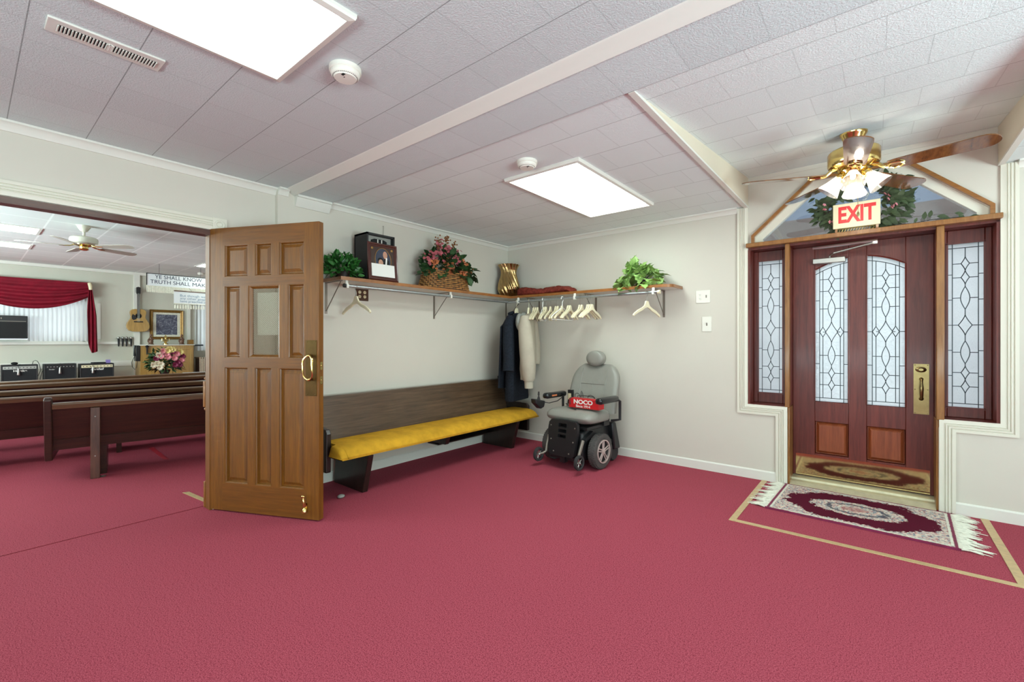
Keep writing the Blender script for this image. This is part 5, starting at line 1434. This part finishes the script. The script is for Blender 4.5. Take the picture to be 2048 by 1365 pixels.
m = MB(); m.b(-13.1, 1.957, .722, -13.03, 2.03, .795); tag(m.build('purple_box', 'purple', bevel=.004), 'small purple box on the cream panelled amplifier', 'box')
m = MB(); m.tube([(-13.0, .93, .5), (-12.98, .97, .62), (-13.02, .95, .74), (-13.05, .93, .80), (-13.03, .90, .82), (-13.04, .87, .80), (-13.05, .86, .745)], .005, 6); m.tube([(-13.0, .97, .32), (-12.97, .96, .45), (-12.98, .99, .6), (-13.0, 1.01, .62)], .005, 6)
tag(m.build('cable', 'black'), 'black looped cable between the left and middle amplifiers', 'cable')

# window, blind and swag
def window(n, y0, y1, z0, z1, label):
    root = thing('window_%d' % n, label, 'window', (XF, (y0 + y1) / 2, z0), kind='structure'); o = root.location
    m = MB(o); xs = (XF - .14, XF - .09)
    m.b(xs[0], y0, z0, xs[1], y0 + .05, z1); m.b(xs[0], y1 - .05, z0, xs[1], y1, z1); m.b(xs[0], y0, z0, xs[1], y1, z0 + .05); m.b(xs[0], y0, z1 - .05, xs[1], y1, z1); m.b(xs[0], y0, (z0 + z1) / 2 - .02, xs[1], y1, (z0 + z1) / 2 + .02); m.build('window_frame', 'white', root, smooth=False)
    m = MB(o); m.b(XF - .118, y0 + .05, z0 + .05, XF - .114, y1 - .05, z1 - .05); m.build('glass_pane', 'clear', root, smooth=False)
window(4, *WIN, 'sanctuary window behind the sheer curtain and red swag')
window(5, *WIN2, 'sanctuary window at the right behind the small sign')
def sheet(m, ny, nz, f):
    vs = [f(i / ny, j / nz) for j in range(nz + 1) for i in range(ny + 1)]
    fs_ = [(j * (ny + 1) + i, j * (ny + 1) + i + 1, (j + 1) * (ny + 1) + i + 1, (j + 1) * (ny + 1) + i) for j in range(nz) for i in range(ny)]
    m.add(vs, fs_)
m = MB(); sheet(m, 260, 4, lambda u, v: (XF + .035 + .016 * math.sin(u * 250) , -.95 + 2.70 * u, (1.2 if -.95 + 2.70 * u > .822 else 1.722) + (1.17 if -.95 + 2.70 * u > .822 else .648) * v))
tag(m.build('sheer_curtain', 'sheer', ang=180), 'white pleated sheer curtain under the red swag', 'curtain')
m = MB(); sheet(m, 90, 4, lambda u, v: (XF + .05 + .014 * math.sin(u * 80), 3.74 + 1.05 * u, .95 + 1.3 * v))
tag(m.build('sheer_curtain', 'sheer', ang=180), 'pale sheer curtain at the right, beside the oak door edge', 'curtain')
root = thing('swag_valance', 'dark red velvet swag with a hanging tail over the sanctuary window', 'curtain', (XF, .85, 2.48)); o = root.location
m = MB(o)
def sw(u, v):
    y = -.05 + 1.80 * u; q = (y - .85) / .9
    top = 2.487; bot = 1.868 + .31 * abs(q) ** 2.0
    z = top + (bot - top) * v
    fold = .045 * math.sin(v * 26 - 3.0 * q * q * v) * v ** .5 * (1 - .35 * abs(q))
    return (XF + .17 + .05 * v * (1 - q * q) + fold, y, z)
sheet(m, 60, 70, sw); m.build('swag', 'velvet', root, ang=180)
m = MB(o)
def tail(u, v):
    z = 2.44 - (1.50 if u > .35 else 1.50 - .22 * (1 - u / .35) * 1) * v
    wd = .05 + .11 * min(1, v * 2.2)
    return (XF + .20 + .025 * math.sin(u * 16 + 2 * v), 1.742 - wd * .35 + wd * u + .03 * v, z + .06 * v * (u - .5 if u > .6 else 0))
sheet(m, 30, 30, tail); m.build('tail', 'velvet', root, ang=180)
m = MB(o); m.tube([(XF + .21, 1.735, 2.47), (XF + .235, 1.75, 2.40), (XF + .22, 1.755, 2.33)], [.03, .036, .028], 10); m.build('tieback', 'signcream', root)
m = MB(o); m.tube([(XF + .15, -.1, 2.46), (XF + .15, 1.78, 2.475)], .014, 8); m.b(XF, 1.74, 2.45, XF + .15, 1.76, 2.49); m.build('curtain_rod', 'gold', root)
root = thing('air_conditioner', 'black window air conditioner below the red swag', 'air conditioner', (XF, .40, 1.25)); o = root.location
m = MB(o); m.b(XF - .05, -.02, 1.25, XF + .28, .813, 1.71); m.build('casing', 'black', root, bevel=.01)
m = MB(o); m.b(XF + .279, .01, 1.27, XF + .286, .79, 1.58); m.build('front_grille', 'dark', root, smooth=False)
m = MB(o); m.b(XF + .279, .01, 1.595, XF + .284, .79, 1.603); m.ball((XF + .284, .46, 1.655), (.006, .01, .018)); m.build('trim_line', 'bracket', root, smooth=False)

# guitar on the pilaster
root = thing('acoustic_guitar', 'natural wood acoustic guitar hung on the far wall', 'guitar', (XF + .05, 2.59, 1.42)); o = root.location
GX = XF + .06; gy = 2.588
half = [(0, 1.42), (.10, 1.422), (.165, 1.445), (.205, 1.50), (.213, 1.56), (.20, 1.62), (.165, 1.68), (.138, 1.73), (.13, 1.77), (.142, 1.83), (.148, 1.87), (.14, 1.91), (.11, 1.94), (.06, 1.952), (0, 1.95)]
outl = [(gy + a, z) for a, z in half] + [(gy - a, z) for a, z in half[::-1][1:-1]]
m = MB(o); m.prism(outl, GX, GX + .10, 'x'); m.build('body', 'cab', root, bevel=.006, smooth=False)
m = MB(o)
for r0, r1, x in ((.045, .062, GX + .102),):
    n = 32; vs = [(x, gy + r * math.cos(2 * PI * i / n), 1.79 + r * math.sin(2 * PI * i / n)) for r in (r0, r1) for i in range(n)]
    m.add(vs, [(i, (i + 1) % n, n + (i + 1) % n, n + i) for i in range(n)])
m.build('rosette', 'wicker_dark', root, smooth=False)
m = MB(o); m.lathe([(.001, .0015), (.046, .0015)], 32, Matrix.Translation((GX + .1005, gy, 1.79)) @ RX); m.build('sound_hole', 'dark', root, smooth=False)
m = MB(o); m.prism([(gy - .06, 1.80), (gy - .105, 1.83), (gy - .125, 1.78), (gy - .12, 1.72), (gy - .09, 1.69), (gy - .045, 1.71), (gy - .03, 1.735), (gy - .056, 1.76)], GX + .1, GX + .102, 'x'); m.build('pickguard', 'black_gloss', root, smooth=False)
m = MB(o); m.b(GX + .1, gy - .085, 1.64, GX + .112, gy + .085, 1.665); m.build('bridge', 'black', root, bevel=.003)
m = MB(o); m.b(GX + .085, gy - .025, 1.82, GX + .112, gy + .025, 2.30); nk = m.build('neck', 'pew', root, bevel=.004)
m = MB(o); m.prism([(gy - .028, 2.30), (gy + .028, 2.30), (gy + .038, 2.33), (gy + .038, 2.46), (gy, 2.475), (gy - .038, 2.46), (gy - .038, 2.33)], GX + .085, GX + .105, 'x'); hs = m.build('headstock', 'black', nk, smooth=False)
m = MB(o)
for s in (-1, 1):
    for z in (2.35, 2.39, 2.43): m.ball((GX + .095, gy + s * .05, z), (.008, .014, .009), 8, 6)
m.build('tuning_pegs', 'silver', nk)
m = MB(o)
for i in range(6): m.tube([(GX + .116, gy - .02 + .008 * i, 1.65), (GX + .116, gy - .016 + .0064 * i, 2.32)], .0008, 4)
m.build('strings', 'silver', root)
m = MB(o); m.b(XF + .05, gy - .02, 2.36, GX + .09, gy + .02, 2.40); m.build('wall_hook', 'black', root)

# microphone row
root = thing('microphone_holder', 'wall rail holding four microphones', 'holder', (XF, 2.36, 1.28)); o = root.location
m = MB(o); m.b(XF + .02, 2.21, 1.25, XF + .035, 2.50, 1.275)
for y in (2.249, 2.32, 2.39, 2.472):
    m.tube([(XF + .07 + .028 * math.cos(a), y + .028 * math.sin(a), 1.262) for a in [2 * PI * i / 12 for i in range(12)]], .005, 5, True)
m.b(XF, 2.22, 1.255, XF + .03, 2.24, 1.27); m.b(XF, 2.47, 1.255, XF + .03, 2.49, 1.27); m.build('rail', 'silver', root)
mic0 = None
for y, lb in ((2.249, 'black microphone, leftmost of the four in the wall rail'), (2.32, 'black microphone, second from left of the four in the wall rail'), (2.39, 'black microphone, third from left of the four in the wall rail'), (2.472, 'black microphone, rightmost of the four in the wall rail')):
    lc = (XF + .07, y, 1.075)
    if mic0 is None:
        mic0 = thing('microphone', lb, 'microphone', lc, 0, 'microphones in the wall rail')
        m = MB(); m.lathe([(.001, 0), (.012, 0), (.014, .01), (.021, .16), (.024, .17), (.001, .175)], 16); m.build('handle', 'black', mic0)
        m = MB(); m.ball((0, 0, .20), (.027, .027, .03), 14, 8); m.build('grille_head', 'silver', mic0)
    else: dup(mic0, lc, 0, lb)
# framed print
root = thing('framed_print', 'gold framed black and white engraving above the cabinet', 'picture', (XF, 3.164, 1.24)); o = root.location
A_, B_, C_, D_ = 2.828, 3.50, 1.24, 1.965
m = MB(o)
def r2(k, h): return [(XF + h, A_ + k, C_ + k), (XF + h, B_ - k, C_ + k), (XF + h, B_ - k, D_ - k), (XF + h, A_ + k, D_ - k)]
m.loft([r2(0, .002), r2(0, .03), r2(.012, .045), r2(.03, .03), r2(.045, .036), r2(.066, .016), r2(.066, .002)], False); m.build('frame', 'gold', root, smooth=False)
m = MB(o); m.b(XF + .004, A_ + .05, C_ + .05, XF + .012, B_ - .05, D_ - .05); m.build('mat_board', 'whitefringe', root, smooth=False)
m = MB(o); m.b(XF + .011, A_ + .125, C_ + .115, XF + .014, B_ - .125, D_ - .115); m.build('print', 'engraving', root, smooth=False)

# cabinet and what is on it
root = thing('storage_cabinet', 'light oak cabinet with two doors against the far wall', 'cabinet', (-13.3, 3.07, .3)); o = root.location
m = MB(o); m.b(XF + .055, 2.55, .3, -13.07, 3.585, 1.095); m.build('case', 'cab', root, smooth=False)
m = MB(o); m.b(XF + .055, 2.53, 1.095, -13.04, 3.60, 1.116); m.build('top', 'white', root, bevel=.003)
for a, b_ in ((2.75, 3.145), (3.16, 3.56)):
    m = MB(o)
    def r3(k, h): return [(-13.07 + h, a + k, .34 + k), (-13.07 + h, b_ - k, .34 + k), (-13.07 + h, b_ - k, 1.05 - k), (-13.07 + h, a + k, 1.05 - k)]
    m.loft([r3(0, 0), r3(0, .02), r3(.05, .02), r3(.058, .01), r3(.06, .01)]); m.build('door', 'cab', root, smooth=False)
def statue(y, h, mat, label, seed):
    root = thing('figurine', label, 'figurine', (-13.2, y, 1.116))
    m = MB(); m.lathe([(.055, 0), (.055, .02), (.04, .03)], 16); m.build('base', mat, root)
    m = MB()
    if seed == 2:
        m.lathe([(.03, .03), (.02, .05), (.045, .08), (.05, .10), (.02, .13), (.018, .16), (.035, .17), (.03, .19), (.01, .21), (.008, .23), (.001, .24)], 16)
        for s in (-1, 1): m.tube([(0, s * .03, .08), (0, s * .075, .09), (0, s * .07, .14)], .007, 6)
    else:
        m.lathe([(.04, .03), (.05, .07), (.036, .13), (.03, .17), (.012, .185), (.022, .205), (.024, .225), (.015, .245), (.001, .25)], 16)
        m.ball((.02, .02, .12), (.03, .03, .03)); m.tube([(0, -.03, .15), (.03, -.05, .1), (.04, 0, .13)], .012, 6); m.ball((-.01, -.035, .09), (.02, .03, .05))
    m.build('figure', mat, root)
statue(2.77, .25, 'figbronze', 'brown figurine at the left end of the cabinet top', 1)
statue(3.05, .24, 'brass', 'small brass ornament in the middle of the cabinet top', 2)
statue(3.37, .25, 'figbronze', 'brown figurine right of the brass ornament on the cabinet', 3)
m = MB(); m.b(-13.25, 3.49, 1.1165, -13.1, 3.59, 1.23); m.lathe([(.001, .004), (.03, .004), (.03, 0)], 14, Matrix.Translation((-13.1, 3.54, 1.175)) @ RX)
tag(m.build('small_box', 'gold', bevel=.004), 'small brown box at the right end of the cabinet top', 'box')
root = thing('wall_telephone', 'black telephone set on the left side of the cabinet', 'telephone', (-13.13, 2.5, .74)); o = root.location
m = MB(o); m.b(-13.25, 2.47, .74, -13.06, 2.549, 1.10); m.build('case', 'black', root, bevel=.008)
m = MB(o); m.tube([(-13.10, 2.452, 1.10), (-13.09, 2.445, 1.0), (-13.10, 2.452, .86)], [.022, .014, .022], 10); m.build('handset', 'black_gloss', root)
m = MB(o); m.tube([(-13.1, 2.455, .86), (-13.09, 2.40, .72), (-13.09, 2.41, .62), (-13.1, 2.46, .55), (-13.1, 2.49, .60), (-13.1, 2.5, .74)], .005, 6); m.build('cord', 'black', root)
root = thing('microphone', 'black microphone hanging on the front of the cabinet', 'microphone', (-13.035, 2.665, .89))
m = MB(); m.lathe([(.001, 0), (.012, 0), (.014, .01), (.02, .15), (.022, .16), (.001, .165)], 14); m.build('handle', 'black', root)
m = MB(); m.ball((0, 0, .185), (.032, .032, .03), 14, 8); m.build('grille_head', 'dark', root)
m = MB(); m.b(-.036, -.02, .155, -.015, .02, .17); m.build('clip', 'black', root)

# flower arrangement
FC = Vector((-12.2, 2.80, .79))
root = thing('flower_arrangement', 'large mixed rose bouquet in front of the oak cabinet', 'flowers', (FC.x, FC.y, .3)); o = root.location
m = MB(o); m.lathe([(.09, 0), (.10, .02), (.05, .06), (.06, .14), (.10, .24), (.11, .27), (.001, .27)], 20, Matrix.Translation((FC.x, FC.y, .3))); m.build('vase', 'wicker_dark', root)
m = MB(o); foliage(m, FC - Vector((0, 0, .10)), (.24, .32, .32), 330, .10, .05, 41, .0); foliage(m, FC + Vector((.1, 0, -.2)), (.14, .28, .14), 120, .10, .05, 42, -.2); m.build('foliage', 'leaf3', root)
def roses(mat, name, pts, r=.05):
    m = MB(o); rnd = random.Random(len(pts) + int(r * 1000))
    for y, z in pts:
        c = Vector((FC.x + .17 + .10 * (1 - ((y - FC.y) / .33) ** 2), y, z))
        m.ball(c, (r * .45, r * .5, r * .5), 8, 6)
        for k in range(16):
            a = k * 2.4; q = .35 + .65 * k / 16
            d = Vector((.9 - .55 * q, math.cos(a) * q, math.sin(a) * q))
            m.leaf(c + d * (r * .25), d, Vector((1, 0, 0)), r * 1.05, r * 1.05, .25)
    m.build(name, mat, root)
roses('rosey', 'yellow_roses', [(2.83, 1.02), (2.88, 1.01), (3.03, .96), (2.79, .99)], 0.061)
roses('rose', 'pink_roses', [(2.78, .92), (2.80, .86), (2.92, .83), (2.68, .88), (2.97, .92), (3.06, .78), (2.72, .99)], 0.054)
roses('rosem', 'magenta_roses', [(2.60, .83), (2.88, .97), (3.08, .86), (2.98, .73), (3.02, .68), (2.93, .68)], 0.054)
roses('rosew', 'cream_roses', [(2.62, .72), (2.68, .70), (2.56, .69), (2.66, .64), (2.64, .90)], 0.057)

# hanging banners
def banner(x, y0, y1, z0, z1, zf, label, name, tassel):
    root = thing('hanging_banner', label, 'banner', (x, y0, z0)); o = root.location
    m = MB(o); m.b(x - .008, y0, z0, x, y1, z1); m.build('cloth_panel', 'banner', root, smooth=False)
    m = MB(o)
    if tassel:
        n = int((y1 - y0) / .047)
        for i in range(n):
            y = y0 + .02 + i * .047
            m.tube([(x, y, z0), (x, y, z0 - .035), (x, y, z0 - .045), (x, y, zf)], [.004, .004, .012, .016], 7)
        m.tube([(x, y0, z0), (x, y1, z0)], .008, 6)
    else:
        for i in range(int((y1 - y0) / .014)):
            y = y0 + i * .014; m.tube([(x, y, z0 + .005), (x + .002, y + random.uniform(-.004, .004), zf)], [.006, .0055], 5)
    m.build('fringe', 'whitefringe', root, smooth=False)
    return root, o
def fit_text(s, x, y0, y1, z, size, mat, root, o):
    t = text('lettering', s, size, mat, root, Matrix.Identity(4), .0006, 'LEFT')
    xs = [v.co.x for v in t.data.vertices]; k = (y1 - y0) / (max(xs) - min(xs))
    t.data.transform(face_T((x + .001 - o[0], y0 - o[1], z - o[2]), (0, 1, 0), (0, 0, 1)) @ Matrix.Diagonal((k, 1, 1, 1)) @ Matrix.Translation((-min(xs), 0, 0)))
X_ = -11.63
root, o = banner(X_, 2.376, 5.0, 2.35, 2.597, 2.216, 'long white hanging banner with navy capital lettering', 'banner', False)
m = MB(o); m.b(X_ - .014, 2.366, 2.597, X_ + .006, 5.0, 2.612); m.b(X_ - .014, 2.366, 2.36, X_ + .006, 2.378, 2.612); m.build('frame_edge', 'black', root, smooth=False)
fit_text('YE SHALL KNOW', X_, 2.507, 3.343, 2.54, .112, 'ink', root, o); fit_text('THE', X_, 3.42, 3.62, 2.54, .112, 'ink', root, o)
fit_text('TRUTH SHALL', X_, 2.43, 3.124, 2.435, .112, 'ink', root, o); fit_text('MAKE', X_, 3.165, 3.47, 2.435, .112, 'ink', root, o)
m = MB(o)
for y in (2.58, 3.32, 4.4): m.tube([(X_ - .004, y, 2.61), (X_ - .004, y, ZS)], .003, 5)
m.build('hanging_wire', 'dark', root)
X_ = -11.41
root, o = banner(X_, 2.778, 4.6, 1.994, 2.255, 1.889, 'smaller white hanging banner with tassels and pale blue lettering', 'banner', True)
m = MB(o); m.tube([(X_, 2.778, 2.26), (X_, 4.6, 2.26)], .012, 8); m.build('rod', 'pewtop', root)
for s_, z in (('But though we, or an', 2.165), ('any other gospel unto', 2.107), ('have preached unto you', 2.047)): fit_text(s_, X_, 2.885, 3.56, z, .07, 'ink2', root, o)
m = MB(o); m.tube([(X_, 3.1, 2.26), (X_ - .21, 3.1, 2.352)], .003, 5); m.tube([(X_, 4.3, 2.26), (X_ - .21, 4.3, 2.352)], .003, 5); m.build('hanging_wire', 'dark', root)

# right hand corner of the sanctuary
root = thing('side_table', 'dark wooden side table at the right beside the cabinet', 'table', (-13.1, 4.0, .3)); o = root.location
m = MB(o); m.b(-13.35, 3.67, .76, -12.85, 4.4, .80); m.build('tabletop', 'pewtop', root, bevel=.005)
m = MB(o); m.b(-13.33, 3.69, .3, -12.87, 4.38, .76); m.build('case', 'pew', root, smooth=False)
m = MB(o); m.b(-12.87, 3.72, .62, -12.86, 4.35, .73); m.b(-12.87, 3.72, .45, -12.86, 4.35, .59); m.build('drawer', 'pewtop', root, bevel=.004)
m = MB(); sheet(m, 12, 12, lambda u, v: (-12.845 + .012 * math.sin(u * 14), 3.64 + .11 * u, .805 - .36 * v))
tag(m.build('lace_cloth', 'lacegrey', ang=180), 'cream lace cloth hanging over the corner of the side table', 'cloth')
m = MB(); m.tube([(XF + .12, 3.68, 1.09), (XF + .12, 3.90, 1.09)], .018, 8); m.b(XF + .0, 3.70, 1.08, XF + .12, 3.72, 1.10); m.b(XF + .0, 3.86, 1.08, XF + .12, 3.88, 1.10)
tag(m.build('wall_rail', 'siding'), 'short blue grey rail on the wall right of the cabinet', 'rail')
m = MB(); m.lathe([(.075, 0), (.075, -.03), (.06, -.05), (.03, -.055), (.001, -.056)], 24, Matrix.Translation((-12.47, 3.57, ZS)))
tag(m.build('ceiling_alarm', 'white_plastic'), 'round white fitting on the sanctuary ceiling above the long banner', 'alarm')

# lights and fan
def tube_light(x0, x1, y0, y1, label):
    root = thing('ceiling_light', label, 'ceiling light', ((x0 + x1) / 2, (y0 + y1) / 2, ZS), 0, 'sanctuary ceiling lights'); o = root.location
    m = MB(o); f = .03
    def rg(k, h): return [(x0 + k, y0 + k, ZS - h), (x1 - k, y0 + k, ZS - h), (x1 - k, y1 - k, ZS - h), (x0 + k, y1 - k, ZS - h)]
    m.loft([rg(0, -.002), rg(0, .01), rg(f, .01), rg(f, -.002)], False); m.build('frame', 'white', root, smooth=False)
    m = MB(o); m.add(rg(f - .002, .004), [(0, 3, 2, 1)]); m.build('diffuser', 'tube', root, smooth=False, normals=False)
tube_light(-9.82, -9.24, -.5, .71, 'sanctuary ceiling light at the left edge, nearer of two')
tube_light(-11.50, -10.92, -.5, .73, 'sanctuary ceiling light at the left edge, farther of two')
tube_light(-11.4, -10.82, 3.13, 4.35, 'sanctuary ceiling light beside the top of the oak door')
tube_light(-7.5, -6.9, 2.6, 3.8, 'sanctuary ceiling light hidden behind the oak door')
tube_light(-6.2, -5.6, -2.4, -1.2, 'sanctuary ceiling light left of the doorway')
root = thing('ceiling_fan', 'cream ceiling fan with pale blades in the sanctuary', 'ceiling fan', (-8.57, 1.056, 2.53), R(41))
m = MB(); m.lathe([(.075, .29), (.07, .265), (.04, .215), (.02, .205)], 24); m.build('canopy', 'fanwhite', root)
m = MB(); m.tube([(0, 0, .21), (0, 0, .12)], .016, 10); m.build('downrod', 'fanwhite', root)
m = MB(); m.lathe([(.03, .135), (.12, .13), (.145, .115), (.15, .10), (.15, .04), (.12, .025), (.001, .02)], 32); m.build('motor_housing', 'fanwhite', root)
m = MB(); m.lathe([(.11, .03), (.105, .01), (.05, -.005), (.045, -.03), (.055, -.04), (.03, -.055), (.001, -.058)], 24); m.build('switch_housing', 'brass', root)
for k in range(5):
    Rz = Matrix.Rotation(2 * PI * k / 5, 4, 'Z')
    m = MB(); m.T = Rz @ Matrix.Rotation(R(-11), 4, 'X')
    m.prism([(.19, -.05), (.23, -.055), (.60, -.068), (.65, -.05), (.665, 0), (.65, .05), (.60, .068), (.23, .055), (.19, .05)], -.003, .003, 'z'); bl = m.build('fan_blade', 'fanblade_l', root, smooth=False)
    m = MB(); m.T = Rz @ Matrix.Rotation(R(-11), 4, 'X'); m.tube([(.09, 0, .02), (.14, 0, .0), (.2, 0, -.007), (.25, 0, -.007)], [.012, .014, .012, .006], 8, flat=.6); m.build('blade_iron', 'brass', bl)
